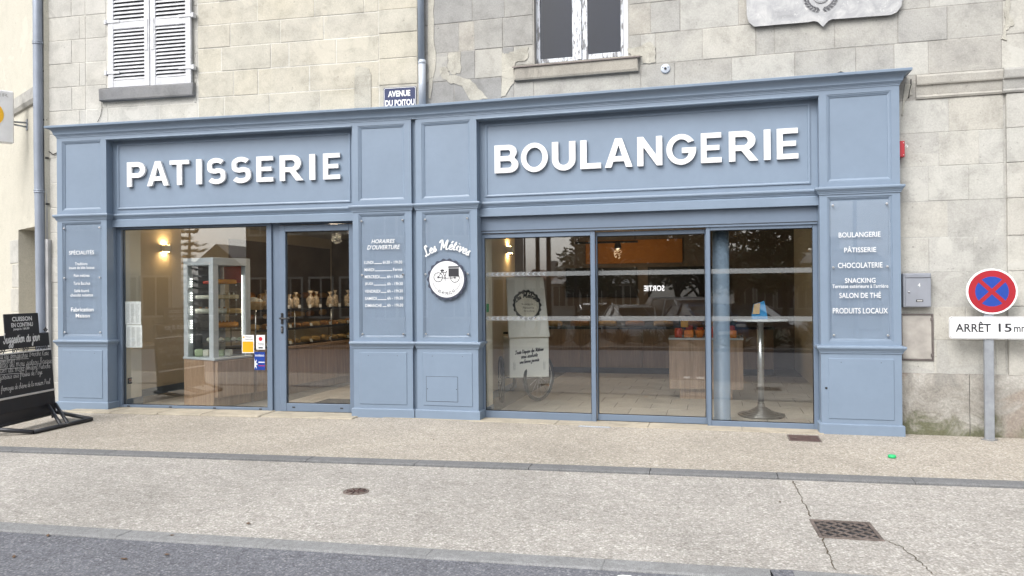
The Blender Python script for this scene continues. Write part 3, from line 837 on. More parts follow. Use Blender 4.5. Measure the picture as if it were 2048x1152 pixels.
def gm(p):
    if p[0] < 1.0: return 'stone_dark' if random.random() < .75 else 'stone_grey'
    return 'stone_pale' if (p[0] > 2.4 and random.random() < .35) else 'stone_grey'
lay(houseR, rows, 'stone_grey', WD, holes, gap=.003, mats=gm)
# below the string course, right of the shopfront
zz = [.615, .955, 1.298, 1.645, 1.998, 2.366, 2.719, 3.061, 3.40]
jj = [[1872, 1990], [1930], [1887, 1975], [1857.7, 1946.8], [1897, 1985], [1858, 1939], [1880, 1960], [1900]]
rows = []
for i in range(8):
    rows.append((zz[i], zz[i+1], [5.12] + [RP(p, 500, WD)[0] for p in jj[i]] + [6.115]))
mdoor = (RP(1801, 640, .14)[0], RP(1868, 640, .14)[0], RP(1830, 722, .14)[1], RP(1830, 627, .14)[1])
lay(houseR, rows, 'stone_pale', WD, (mdoor,), gap=.0015, proud=.002)
rows = [(zz[i], zz[i+1], [6.13, 6.55+.2*(i % 2), 8.0]) for i in range(8)]
lay(houseR, rows, 'stone_pale', WD-.03, gap=.0015, proud=.002)                     # corner pilaster of the house stands proud
# plinth: a few large worn blocks
pj = [5.10, 5.78, 6.45, 7.3, 8.2]
for a, b_ in zip(pj[:-1], pj[1:]):
    s = MB(); n = 9; yf = WD-.035
    g0 = len(s.v)
    for iz in range(5):
        for ix in range(n):
            xx = a+.003+(b_-a-.006)*ix/(n-1); z_ = -.02+.635*iz/4
            off = .012*mnoise.noise(Vector((xx*4, z_*5, 3)))+.008*mnoise.noise(Vector((xx*13, z_*14, 8)))
            s.v.append((xx, yf+off, z_ + (.012*mnoise.noise(Vector((xx*9, 0, 1))) if iz == 4 else 0)))
    for iz in range(4):
        for ix in range(n-1): q = g0+iz*n+ix; s.face((q, q+1, q+n+1, q+n), True)
    t0 = len(s.v)
    for ix in range(n): p = s.v[g0+4*n+ix]; s.v.append((p[0], WD+.03, p[2]+.012))
    for ix in range(n-1): s.face((g0+4*n+ix, g0+4*n+ix+1, t0+ix+1, t0+ix))
    s.build('plinth_stone', 'plinth_stone', houseR)
# pale patches where the face of the stone has broken away or was filled
for o in ([(1003,105),(1012,108),(1030,100),(1056,95),(1056,118),(1030,126),(1027,165),(1010,190),(1002,195)], [(1256,96),(1275,94),(1300,84),(1312,92),(1310,125),(1287,128),(1284,114),(1258,108)], [(897,105),(922,102),(922,146),(905,149),(896,140)],
          [(880,137),(893,134),(900,150),(920,152),(945,162),(970,190),(975,198),(940,202),(925,172),(900,167),(882,152)], [(2013,-10),(2022,-8),(2020,30),(2028,48),(2014,62),(2012,80),(2004,78),(2007,55),(2012,44),(2008,20)], [(858,-10),(868,-10),(866,60),(872,118),(862,196),(856,196)], [(1808,166),(1822,168),(1825,190),(1812,196),(1806,230),(1803,230)]):
    P = [RP(p, q, WD-.009) for p, q in o]; Q = []
    for i in range(len(P)):
        a, b_ = P[i], P[(i+1) % len(P)]
        for k in range(4): Q.append((a[0]+(b_[0]-a[0])*k/4+random.uniform(-.010, .010), a[1]+(b_[1]-a[1])*k/4+random.uniform(-.010, .010)))
    s = MB(); s.prism(Q, (WD-.0115, WD+.01)); s.build('render_patch', 'patch_rough', houseR)
# string course (worn moulding) right of the cornice
st_t, st_m, st_b = RP(1960, 140, .1)[1], RP(1960, 158, .1)[1], RP(1960, 184, .1)[1]
def course(x0, x1, o):
    s = MB(); prof = [(0, st_b-.02), (.02, st_b-.018), (.028, st_b), (.02, st_b+.018), (.022, st_b+.03), (.03, st_m-.02), (.05, st_m-.012), (.055, st_m), (.06, st_t-.02), (.052, st_t), (-.02, st_t+.02)]
    n = 14; P = []
    for i in range(n+1):
        xx = x0+(x1-x0)*i/n; k = mnoise.noise(Vector((xx*6, 1, 2)))*.006
        P.append((xx, WD-o+.004+k, 0, -1))
    s.sweep(prof, P); 
    s.poly([(x0, WD-o+.004-p[0], p[1]) for p in prof][::-1]); s.poly([(x1, WD-o+.004-p[0], p[1]) for p in prof])
    s.build('string_course', 'stone_grey', houseR)
course(RP(1830, 160, .1)[0]+.02, 6.10, 0.0); course(6.10, 8.1, .03)
# upstairs window of the grey house, peeling paint
yw = WD+.10
f = MB(); a, b_ = WIN[0]+.004, WIN[1]-.004
zb_, zt_ = 4.105, 5.98
s_l0, s_l1 = RP(1080, 60, yw)[0], RP(1144.5, 60, yw)[0]; s_r0, s_r1 = RP(1175, 60, yw)[0], RP(1241.5, 60, yw)[0]
f.box(a, s_l0-.045, yw-.012, yw+.05, zb_, zt_, .004); f.box(s_r1+.03, b_, yw-.012, yw+.05, zb_, zt_, .004)
f.box(s_l0-.045, s_r1+.03, yw-.01, yw+.05, zb_, zb_+.028, .004); f.box(s_l0-.045, s_r1+.03, yw-.012, yw+.05, zt_-.06, zt_, .004)
win = f.build('window', 'old_white_paint', houseR)
mid = (s_l1+s_r0)/2
for (p0, p1), nm in (((s_l0, s_l1), 0), ((s_r0, s_r1), 1)):
    c = MB(); o0 = s_l0-.042 if nm == 0 else mid+.004; o1 = mid-.002 if nm == 0 else s_r1+.027
    zl, zh = zb_+.075+.012*nm, zt_-.13
    c.box(o0, p0, yw-.006, yw+.04, zb_+.03, zt_-.065, .004); c.box(p1, o1, yw-.006, yw+.04, zb_+.03, zt_-.065, .004)
    c.box(p0, p1, yw-.006, yw+.04, zb_+.03, zl, .004); c.box(p0, p1, yw-.006, yw+.04, zh, zt_-.065, .004)
    c.build('casement', 'peeling_paint', win)
    g = MB(); g.box(p0-.005, p1+.005, yw+.012, yw+.018, zl-.005, zh+.005); g.build('pane', 'window_glass', win)
c = MB(); c.box(mid-.022, mid+.022, yw-.028, yw-.007, zb_+.03, zt_-.065, .006); c.build('cover_strip', 'peeling_paint', win)
c = MB(); c.box(WIN[0]-.05, WIN[1]+.05, yw+.4, yw+.42, 4.0, 6.05); c.build('curtain', 'curtain_dark', win)
s = MB(); s.stone(1.115, 2.535, 3.925, 4.075, WD-.055, WD+.12, .014, .006); sill = s.build('window_sill', 'sill_buff', houseR)
s = MB()
s.v += [(1.097, WD-.068, 4.076), (2.553, WD-.068, 4.076), (2.553, WD+.10, 4.112), (1.097, WD+.10, 4.112), (1.097, WD-.07, 4.062), (2.553, WD-.07, 4.062)]
s.face((0,1,2,3)); s.face((4,5,1,0)); s.build('flashing', 'lead', sill)
s = MB(); s.box(1.10, 2.55, WD-.02, WD+.10, 4.072, 4.10); s.build('bedding', 'sill_buff', sill)

# shutters of the cream house
SD = .118
for nm, (x0, x1) in enumerate(((218, 300.5), (302, 383))):
    a = LP(x0, 120, SD)[0]; b_ = LP(x1, 120, SD)[0]
    z0, z1 = LP((x0+x1)/2, 174 if nm == 0 else 169, SD)[1], 6.02
    fw = .075; f = MB()
    lz0, lz1 = LP(260, 160, SD)[1], LP(260, 57, SD)[1]; mz = LP(260, 44, SD)[1]
    f.box(a, a+fw, SD-.018, SD+.022, z0, z1, .003); f.box(b_-fw, b_, SD-.018, SD+.022, z0, z1, .003)
    f.box(a+fw, b_-fw, SD-.016, SD+.02, z0, lz0, .003); f.box(a+fw, b_-fw, SD-.016, SD+.02, lz1, mz, .003); f.box(a+fw, b_-fw, SD-.016, SD+.02, z1-.09, z1, .003)
    sh = f.build('shutter', 'old_white_paint', houseL)
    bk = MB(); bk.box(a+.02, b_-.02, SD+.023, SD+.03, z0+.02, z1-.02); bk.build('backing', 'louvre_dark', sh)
    def slats(zlo, zhi, n):
        st = (zhi-zlo)/n
        for k in range(n):
            zc_ = zlo+st*(k+.5); q = MB(); tw = random.uniform(-.002, .002)
            h = st*.62; y0, y1 = SD-.013, SD+.016
            q.v += [(a+fw, y0, zc_-h*.62+tw), (b_-fw, y0, zc_-h*.62-tw), (b_-fw, y1, zc_+h*.42), (a+fw, y1, zc_+h*.42),
                    (a+fw, y0, zc_-h*.62+.010+tw), (b_-fw, y0, zc_-h*.62+.010-tw), (b_-fw, y1, zc_+h*.42+.010), (a+fw, y1, zc_+h*.42+.010)]
            for fc in ((0,1,5,4), (4,5,6,7), (3,2,1,0)): q.face(fc)
            q.build('slat', 'old_white_paint', sh)
    slats(lz0, lz1, 14); slats(mz, z1-.09, 18)
    for zz_ in (4.36, 5.02, 5.7):
        q = MB(); sx = a if nm == 0 else b_; sg = -1 if nm == 0 else 1
        q.box(sx-sg*.17, sx+sg*.045, SD-.026, SD-.0185, zz_-.018, zz_+.018, .002); q.box(sx+sg*.015, sx+sg*.05, SD-.034, SD+.03, zz_-.03, zz_+.03, .004)
        q.build('hinge', 'old_white_paint', sh)
    q = MB(); sx = (b_-.04) if nm == 0 else (a+.04); q.box(sx-.02, sx+.02, SD-.025, SD-.0185, 4.62, 5.02, .002); q.build('strap', 'old_white_paint', sh)
s = MB(); s.stone(-4.39, -3.035, 4.005, 4.165, WD-.07, WD+.03, .012, .006); s.v += [(-4.39, WD-.06, 4.166), (-3.035, WD-.06, 4.166), (-3.035, WD+.0, 4.175), (-4.39, WD+.0, 4.175)]
n = len(s.v); s.face((n-4, n-3, n-2, n-1)); s.build('window_sill', 'sill_stone', houseL)
# hood of old render left round the window, and the pale strip of a vanished fixing
s = MB(); o = [(711, 134), (716, 133), (737, 136), (742, 150), (742, 215), (709, 216), (709, 160)]
s.prism([LP(p, q, WD-.006) for p, q in o], (WD-.011, WD+.01)); s.build('render_patch', 'patch_rough', houseL)

# ------------------------------------------------------------------ neighbour turned away at the corner
NROT = R_(-28.3)
_c = Matrix.Rotation(AL, 4, 'Z') @ Vector((-5.235, .12, 0))
nb = local_thing('neighbour_house', 'cream rendered house wall turning away at the far left corner', 'building', _c, NROT)
_ns = Vector((math.cos(NROT), math.sin(NROT), 0)); _nd = Vector((-math.sin(NROT), math.cos(NROT), 0))
def NP(px, py, d=0.0):
    q = _hit(px, py, _nd, _c.dot(_nd)+d); q = q-_c; return q.dot(_ns), q.z
o0, o1, oz = NP(37, 500)[0], NP(75, 500)[0], NP(60, 455)[1]
w = MB(); w.box(-16, o0, 0, .4, 0, 7.2); w.box(o0, o1, 0, .4, oz, 7.2); w.box(o1, .02, 0, .4, 0, 7.2); w.box(o0, o1, 0, .38, 0, .55)
w.build('wall', 'neighbour_render', nb)
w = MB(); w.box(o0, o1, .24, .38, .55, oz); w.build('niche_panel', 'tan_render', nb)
bz0, bz1 = NP(60, 213)[1], NP(60, 183)[1]
w = MB(); w.sweep([(0, bz0-.01), (.03, bz0), (.055, bz0+.05), (.055, bz1-.01), (0, bz1+.03)], [(-16, 0, 0, -1), (.02, 0, 0, -1)]); w.build('band', 'stone_grey', nb)
for i, (a, zz_) in enumerate([(o0-.35, .9), (o0-.4, 1.25), (o0-.32, 1.6), (o0-.42, 1.95)]):
    w = MB(); w.stone(a, o0-.002, zz_, zz_+.335, -.006, .05, .006); w.build('quoin_stone', 'stone_pale', nb)
# projecting light-box sign of the neighbour
sb, zbk = NP(55, 250)
sg = local_thing('projecting_sign', 'white light-box sign with a yellow wheat disc projecting from the cream wall', 'sign', _c + _ns*sb + Vector((0, 0, zbk)), NROT)
d0 = -.175; zt_, zb_ = .42, -.29
w = MB(); w.box(-.06, .06, d0-.95, d0, zb_, zt_, .012); w.build('light_box', 'lightbox', sg)
w = MB()
for q in (.03, -.03): w.tube([(0, -.0, q), (0, d0+.01, q*.6)], .012, 8)
w.box(-.03, .03, -.015, .0, -.075, .075, .004); w.build('bracket', 'galvanised', sg)
w = MB(); w.lathe([(.17, .0), (.17, .003), (0, .003)], (.061, d0-.29, .08), 40, 'x'); dsc = w.build('sun_disc', 'sign_yellow', sg)
w = MB()
for k in range(-3, 4):
    ribbon(w, smooth_pts([(0, -.2), (k*.02, 0), (k*.055, .2)], 4), .006, lambda p: (.0645, d0-.29+p[0]*.65, .08+p[1]*.65), lift=0)
w.build('wheat_print', 'ink_grey', dsc)
def sidetext(body, y0, y1, z0, z1, name, m):
    mb, ww, hh = text_mb(body, .01); w = MB(); w.add(mb, lambda p: (.0615, y0+(y1-y0)*p[0]/ww, z0+(z1-z0)*p[1]/hh)); return w.build(name, m, sg)
sidetext('BOULANGER', d0-.85, d0-.06, .33, .375, 'lettering', 'faded_print')
# ------------------------------------------------------------------ the blue shopfront (two halves that meet at a slight angle)
ZB, ZT, ZFT = 2.486, 3.530, 3.470           # band, underside of the cornice, top of the frieze opening
FD, WF, GD = .12, .175, .215                # depth of frieze board, window frame, glass
def band_prof(z, h=.066, o=.038):
    return [(0, z-.012), (.010, z-.012), (.010, z), (.016, z+.004), (.020, z+.016), (.028, z+.024), (.030, z+.030), (o, z+.036), (o+.003, z+.044), (o+.003, z+.054), (o, z+.062), (.012, z+h), (0, z+h+.004)]
def pil_path(s0, s1, dep): return [(s0, dep, -1, 0), (s0, 0, -1, -1), (s1, 0, 1, -1), (s1, dep, 1, 0)]
PAN = [(.160, .770), (.945, 2.425), (2.580, 3.478)]
def moulding(mb, a, b_, z0, z1, steps):
    """nested frame inside an opening; steps: [(inset, depth)] from the edge inwards"""
    for (i0, d0), (i1, d1) in zip(steps[:-1], steps[1:]):
        o = [(a+i0, d0, z0+i0), (b_-i0, d0, z0+i0), (b_-i0, d0, z1-i0), (a+i0, d0, z1-i0)]
        n = [(a+i1, d1, z0+i1), (b_-i1, d1, z0+i1), (b_-i1, d1, z1-i1), (a+i1, d1, z1-i1)]
        for k in range(4):
            l = (k+1) % 4; mb.quad(o[k], o[l], n[l], n[k])
def pilaster(par, s0, s1, dep=.26):
    mg = .076; a, b_ = s0+mg, s1-mg
    mb = MB(); mb.box(s0, s1, .024, dep, 0, ZT)
    # stiles and rails in one plane, butted
    mb.box(s0, a, 0, .024, 0, ZT); mb.box(b_, s1, 0, .024, 0, ZT)
    zprev = 0
    for z0, z1 in PAN:
        mb.box(a, b_, 0, .024, zprev, z0); zprev = z1
    mb.box(a, b_, 0, .024, zprev, ZT)
    p = mb.build('pilaster', 'blue_paint', par)
    m = MB(); moulding(m, a, b_, *PAN[2], [(0, 0), (.003, .006), (.012, .006), (.014, .010), (.030, .017), (.034, .0235)]); m.build('panel_moulding', 'blue_paint', p)
    m = MB(); moulding(m, a, b_, *PAN[1], [(0, 0), (.003, .007), (.012, .007), (.014, .011), (.026, .017), (.030, .0235)]); m.build('panel_moulding', 'blue_paint', p)
    m = MB(); m.box(a-.006, b_+.006, -.007, .02, PAN[0][0]-.006, PAN[0][1]+.006, .006); m.build('raised_panel', 'blue_paint', p)
    for ss in (-1, 1):
        q = MB(); cx = (a+b_)/2+ss*(b_-a)*.31; q.lathe([(.004, 0), (.004, .0015), (0, .0015)], (cx, -.007, PAN[0][1]-.035), 8, 'y'); q.build('screw', 'gasket', p)
    m = MB(); m.sweep([(0, .0), (.022, .0), (.022, .098), (.016, .104), (0, .108)], pil_path(s0, s1, dep-.03)); m.build('base_board', 'blue_paint', p)
    m = MB(); m.sweep(band_prof(.838), pil_path(s0, s1, dep-.02)); m.build('dado_moulding', 'blue_paint', p)
    m = MB(); m.sweep(band_prof(2.464), pil_path(s0, s1, FD)); m.build('capital_moulding', 'blue_paint', p)
    return p
def frieze(par, s0, s1):
    mb = MB(); mb.box(s0, s1, FD, .30, 2.36, ZT); mb.box(s0, s1, 0, FD, ZFT, ZT)
    fb = mb.build('frieze_board', 'blue_paint', par)
    m = MB(); moulding(m, s0+.068, s1-.068, 2.585, ZFT-.035, [(0, FD), (.002, FD-.012), (.012, FD-.014), (.024, FD-.010), (.030, FD-.001)]); m.build('bead_moulding', 'blue_paint', fb)
    m = MB(); m.sweep([(0, ZFT+.0), (.010, ZFT+.002), (.013, ZFT+.010), (.010, ZFT+.018), (0, ZFT+.020)], [(s0, 0, 0, -1), (s1, 0, 0, -1)]); m.build('edge_bead', 'blue_paint', fb)
    m = MB(); m.sweep(band_prof(2.464), [(s0, FD, 0, -1), (s1, FD, 0, -1)]); m.build('capital_moulding', 'blue_paint', fb)
    m = MB(); m.sweep([(0, 2.358), (.030, 2.358), (.030, 2.446), (.022, 2.454), (0, 2.455)], [(s0, FD, 0, -1), (s1, FD, 0, -1)]); m.build('fascia', 'blue_paint', fb)
    return fb
CORN = [(0, ZT-.004), (.006, ZT-.004), (.006, ZT+.012), (.012, ZT+.012), (.012, ZT+.022), (.020, ZT+.024), (.024, ZT+.034), (.030, ZT+.036)]
for i in range(1, 9):
    t = i/8; CORN.append((.030+.058*(1-math.cos(t*math.pi/2)), ZT+.036+.072*math.sin(t*math.pi/2)))
CORN += [(.092, ZT+.110), (.100, ZT+.114), (.1015, ZT+.136), (.097, ZT+.141), (-.18, ZT+.150)]
ta = math.tan(AL/2)

SFL = thing('pastry_shopfront', 'blue-grey wooden shopfront half with the single glazed door and display window', 'shopfront', (-2.5, .1, 0), AL)
P1, P2 = (-4.935, -4.206), (-.857, -.118)
SFR = thing('bakery_shopfront', 'blue-grey wooden shopfront half with three large sliding glass panels', 'shopfront', (2.5, .1, 0))
P3, P4 = (-.064, .689), (4.381, 5.139)
for s in (P1, P2): pilaster(SFL, *s)
p3 = pilaster(SFR, *P3); p4 = pilaster(SFR, *P4)
frieze(SFL, P1[1], P2[0]); frieze(SFR, P3[1], P4[0])
m = MB(); m.sweep(CORN, [(P1[0], .30, -1, 0), (P1[0], 0, -1, -1), (0, 0, -ta, -1)]); m.build('cornice', 'blue_paint', SFL)
m = MB(); m.sweep(CORN, [(0, 0, ta, -1), (P4[1], 0, 1, -1), (P4[1], .30, 1, 0)]); m.build('cornice', 'blue_paint', SFR)
m = MB(); m.box(P2[1], -.062, .05, .26, 0, ZT); m.build('joint_strip', 'blue_paint', SFL)
m = MB(); m.box(P2[1]+.002, -.064, .03, .06, .002, .10, .002); m.build('joint_base', 'blue_paint', SFL)
# small hatch and keyhole in the lower panels
hx0, hx1 = RP(853.5, 780)[0], RP(915.8, 780)[0]; hz0, hz1 = RP(884, 802.7)[1], RP(884, 753.5)[1]
m = MB(); m.box(hx0, hx1, -.0095, .004, hz0, hz1, .0015); h = m.build('hatch', 'blue_paint', p3)
m = MB(); moulding(m, hx0-.004, hx1+.004, hz0-.004, hz1+.004, [(0, -.0075), (.0036, -.0075)]); m.build('hatch_gap', 'gasket', p3)
for sx in (hx0+.012, hx1-.012): q = MB(); q.lathe([(.005, 0), (.005, .003), (0, .003)], (sx, -.0095, (hz0+hz1)/2), 8, 'y'); q.build('screw', 'gasket', p3)
kx, kz = RP(1650, 776); q = MB(); q.lathe([(.012, 0), (.011, .004), (0, .005)], (kx+.012, -.001, kz), 12, 'y'); q.build('keyhole', 'gasket', p4)

def frame_bars(mb, a, b_, z0, z1, wl, wr, wb, wt, d0, d1, bev=.004):
    mb.box(a, a+wl, d0, d1, z0, z1, bev); mb.box(b_-wr, b_, d0, d1, z0, z1, bev)
    mb.box(a+wl, b_-wr, d0+.001, d1, z0, z0+wb, bev); mb.box(a+wl, b_-wr, d0+.001, d1, z1-wt, z1, bev)
def gasket(par, a, b_, z0, z1, d):
    m = MB(); moulding(m, a, b_, z0, z1, [(0, d), (.008, d-.002)]); m.build('gasket', 'gasket', par)

# left half: fixed display window
HEAD = 2.36
m = MB(); a, b_ = P1[1], -2.012
m.box(a, -4.135, WF, .26, .02, HEAD, .003); m.box(-2.080, b_, WF, .26, .02, HEAD, .003)
m.box(-4.135, -2.080, WF+.001, .26, .02, .052, .003); m.box(-4.135, -2.080, WF+.001, .26, 2.332, HEAD, .003)
wdw = m.build('display_window', 'blue_metal', SFL)
m = MB(); m.box(-4.14, -2.075, GD, GD+.008, .048, 2.336); m.build('pane', 'shop_glass', wdw)
gasket(wdw, -4.135, -2.080, .052, 2.332, GD-.003)
for px in (257, 341, 429, 521):
    q = MB(); sx = LP(px, 815, WF)[0]; q.box(sx-.02, sx+.02, WF-.004, WF+.004, .028, .044, .003); q.build('drain_cap', 'gasket', wdw)
# left half: door and its jambs
m = MB(); m.box(-2.010, -1.914, WF+.03, .26, .0, HEAD, .003); m.box(-1.914, P2[0], WF+.03, .26, 2.338, HEAD, .003); m.box(-.940, P2[0], WF+.03, .26, 0, 2.338, .003)
m.build('door_frame', 'blue_metal', SFL)
m = MB(); da, db = -1.908, -.930
frame_bars(m, da, db, .016, 2.330, .080, .055, .098, .078, WF+.005, .245)
door = m.build('door', 'blue_metal', SFL)
m = MB(); m.box(da+.075, db-.050, GD, GD+.008, .11, 2.256); m.build('pane', 'shop_glass', door)
gasket(door, da+.080, db-.055, .114, 2.252, GD-.003)
m = MB(); m.box(da+.018, da+.050, WF-.008, WF+.006, 1.10, 1.24, .006); m.tube([(da+.034, WF-.005, 1.175), (da+.034, WF-.055, 1.175), (da+.05, WF-.06, 1.174), (da+.175, WF-.06, 1.170)], .0105, 8); m.build('handle', 'handle_black', door)
m = MB(); m.box(da+.019, da+.049, WF-.006, WF+.006, .985, 1.075, .006); lk = m.build('lock_plate', 'handle_black', door)
m = MB(); m.lathe([(.010, 0), (.010, .003), (0, .003)], (da+.034, WF-.006, 1.045), 12, 'y'); m.box(da+.0305, da+.0375, WF-.0085, WF-.004, 1.005, 1.04); m.build('cylinder', 'steel', lk)
for px in (587, 683):
    q = MB(); sx = LP(px, 812, WF)[0]; q.box(sx-.02, sx+.02, WF+.001, WF+.008, .060, .076, .003); q.build('drain_cap', 'gasket', door)

# right half: header panel and three glass panels
m = MB(); m.box(P3[1], P4[0], WF-.02, .28, 2.168, 2.42); m.build('header_panel', 'blue_metal', SFR)
m = MB(); m.box(P3[1], P4[0], WF-.024, WF-.018, 2.19, 2.197); m.build('header_joint', 'gasket', SFR)
def leaf(a, b_, d, wl, wr, zb0, zt1, wb, wt):
    m = MB(); frame_bars(m, a, b_, zb0, zt1, wl, wr, wb, wt, d, d+.05)
    lf = m.build('sliding_panel', 'blue_metal', SFR)
    ga, gb, g0, g1 = a+wl, b_-wr, zb0+wb, zt1-wt
    m = MB(); m.box(ga-.004, gb+.004, d+.026, d+.034, g0-.004, g1+.004); m.build('pane', 'shop_glass', lf)
    gasket(lf, ga, gb, g0, g1, d+.022)
    for z0, z1, st in ((1.660, 1.712, 1), (1.144, 1.196, 0)):
        m = MB(); m.quad((ga, d+.0235, z0), (gb, d+.0235, z0), (gb, d+.0235, z1), (ga, d+.0235, z1)); m.build('frosted_stripe', 'frosted_stripe', lf)
        c = MB(); n = int((gb-ga)/.062) if a > 1 else 12
        if a > 1: continue
        for i in range(n):
            x = ga+.03+i*.062; zc_ = (z0+z1)/2; hh = .019
            c.poly([(x-.022, d+.0225, zc_), (x+.006, d+.0225, zc_-hh), (x+.022, d+.0225, zc_-hh), (x-.004, d+.0225, zc_), (x+.022, d+.0225, zc_+hh), (x+.006, d+.0225, zc_+hh)])
        ch = c.build('chevron_print', 'chevron', lf); ch['kind'] = 'stuff'
    return lf
leaf(P3[1], 2.026, WF, .030, .052, .0, 2.160, .088, .050)
lf2 = leaf(2.030, 3.243, WF+.05, .012, .012, .012, 2.150, .070, .046)
leaf(3.243, P4[0], WF-.002, .044, .048, .0, 2.180, .062, .050)
for x in (): pass
# white cream strip on the edge of the right panel: brush seal
# mirrored word on the inside of the middle panel
m = MB(); gd = WF+.05+.036
a, b_ = RP(1288, 575, gd)[0], RP(1329, 575, gd)[0]; z1, z0 = RP(1308, 571, gd)[1], RP(1308, 582, gd)[1]
fit_text(m, 'SORTIE', a, b_, z0, z1, gd-.014, .022, 0, True)
m.build('exit_lettering', 'print_white', lf2)

# thresholds: stone slabs in front of the glass, one by one
th = thing('stone_threshold', 'worn pale stone step slabs along the foot of the pastry window and door', 'step', (-2.7, 0, 0), AL)
jn = [-4.66, -4.0, -3.35, -2.75, -1.98]
for a, b_ in zip(jn[:-1], jn[1:]):
    q = MB(); q.box(a+.003, b_-.003, -.215+random.uniform(-.01, .01), .26, -.02, .020, .012); q.build('slab', 'step_stone', th)
q = MB(); q.box(-1.975, -.80, -.19, .26, -.02, .013, .008); q.build('slab', 'step_stone', th)
th2 = thing('stone_sill', 'low pale stone sill slabs under the sliding glass panels', 'step', (2.5, 0, 0))
jn = [.62, 1.6, 2.62, 3.6, 4.40]
for a, b_ in zip(jn[:-1], jn[1:]):
    q = MB(); q.box(a+.002, b_-.002, -.075, .26, -.02, .008, .004); q.build('slab', 'step_stone', th2)
q = MB(); q.box(-.80, .66, -.055, .2, -.02, .006, .003); q.build('slab', 'step_stone', th2)

# ------------------------------------------------------------------ big raised letters
def arc(cx, cy, rx, ry, a0, a1, n=14):
    return [(cx+rx*math.cos(R_(a0+(a1-a0)*i/n)), cy+ry*math.sin(R_(a0+(a1-a0)*i/n))) for i in range(n+1)]
T = .185
def offs(P, t):
    L_, R2 = [], []
    for i, p in enumerate(P):
        a, c = P[max(i-1,0)], P[min(i+1,len(P)-1)]; tx, ty = c[0]-a[0], c[1]-a[1]; l = math.hypot(tx, ty)
        nx, ny = -ty/l*t/2, tx/l*t/2; L_.append((p[0]+nx, p[1]+ny)); R2.append((p[0]-nx, p[1]-ny))
    return L_ + R2[::-1]
_s = arc(.37, .735, .255, .165, 28, 180, 12) + arc(.355, .60, .24, .11, 195, 262, 5) + arc(.40, .405, .24, .115, 85, 15, 5) + arc(.375, .27, .265, .17, 0, -152, 12)
_g = arc(.475, .5, .375, .40, 38, 325, 30)
LET = {
'P': ([[(0,0),(0,1),(.43,1)] + arc(.43,.68,.31,.32,85,-85,14) + [(.43,.36),(T,.36),(T,0)], [(T,.55),(T,.81),(.42,.81)] + arc(.42,.68,.115,.13,85,-85,8) + [(.42,.55)]], .74),
'A': ([[(0,0),(.36,1),(.60,1),(.96,0),(.735,0),(.665,.205),(.295,.205),(.225,0)], [(.355,.385),(.605,.385),(.48,.765)]], .96),
'T': ([[(.30,0),(.30,.83),(0,.83),(0,1),(.80,1),(.80,.83),(.50,.83),(.50,0)]], .80),
'I': ([[(0,0),(0,1),(.215,1),(.215,0)]], .215),
'S': ([offs(_s, .175)], .74),
'E': ([[(0,0),(0,1),(.67,1),(.67,.83),(.19,.83),(.19,.585),(.61,.585),(.61,.42),(.19,.42),(.19,.17),(.68,.17),(.68,0)]], .68),
'R': ([[(0,0),(0,1),(.44,1)] + arc(.45,.68,.31,.32,85,-50,14) + [(.57,.385),(.84,0),(.59,0),(.36,.345),(T,.345),(T,0)], [(T,.53),(T,.81),(.43,.81)] + arc(.43,.67,.115,.14,85,-85,8) + [(.43,.53)]], .84),
'B': ([[(0,0),(0,1),(.44,1)] + arc(.46,.74,.26,.26,85,-45,10) + arc(.47,.285,.30,.285,50,-85,14) + [(.46,0)], [(T,.60),(T,.82),(.43,.82)] + arc(.43,.71,.09,.11,85,-85,6) + [(.43,.60)], [(T,.18),(T,.425),(.46,.425)] + arc(.46,.30,.10,.1225,85,-85,6) + [(.46,.18)]], .77),
'O': ([arc(.5,.5,.5,.515,0,351,36), arc(.5,.5,.305,.345,0,351,36)], 1.0),
'U': ([[(0,1),(0,.38)] + arc(.39,.38,.39,.395,180,360,20) + [(.78,.38),(.78,1),(.57,1),(.57,.38)] + arc(.39,.37,.18,.19,0,-180,14) + [(.21,.38),(.21,1)]], .78),
'L': ([[(0,0),(0,1),(.21,1),(.21,.19),(.68,.19),(.68,0)]], .68),
'N': ([[(0,0),(0,1),(.20,1),(.63,.37),(.63,1),(.835,1),(.835,0),(.65,0),(.205,.65),(.205,0)]], .835),
'G': ([offs(_g, .205)[:31] + [(.70,.335),(.70,.385),(.49,.385),(.49,.555),(.94,.555),(.94,.48)] + offs(_g, .205)[31:]], .95),
}
_go = arc(.48, .5, .48, .515, 32, 360, 34); _gi = arc(.48, .5, .295, .34, 318, 40, 24)
LET['G'] = ([_go[:-1] + [(.955,.42),(.955,.555),(.50,.555),(.50,.375),(.72,.375)] + [(.70,.30)] + _gi[1:]], .955)
def letter_mesh(ch, depth):
    cu = bpy.data.curves.new('l', 'CURVE'); cu.dimensions = '2D'; cu.fill_mode = 'BOTH'; cu.extrude = depth/2; cu.bevel_depth = 0
    for loop in LET[ch][0]:
        sp = cu.splines.new('POLY'); sp.points.add(len(loop)-1)
        for i, p in enumerate(loop): sp.points[i].co = (p[0], p[1], 0, 1)
        sp.use_cyclic_u = True
    ob = bpy.data.objects.new('l', cu); me = bpy.data.meshes.new_from_object(ob)
    mb = MB(); mb.v = [tuple(v.co) for v in me.vertices]
    for p in me.polygons: mb.face(tuple(p.vertices))
    bpy.data.objects.remove(ob); bpy.data.curves.remove(cu); bpy.data.meshes.remove(me)
    xs = [p[0] for p in mb.v]; ys = [p[1] for p in mb.v]
    x0, y0, w, h = min(xs), min(ys), max(xs)-min(xs), max(ys)-min(ys)
    mb.v = [((p[0]-x0)/w, (p[1]-y0)/h, p[2]) for p in mb.v]
    return mb
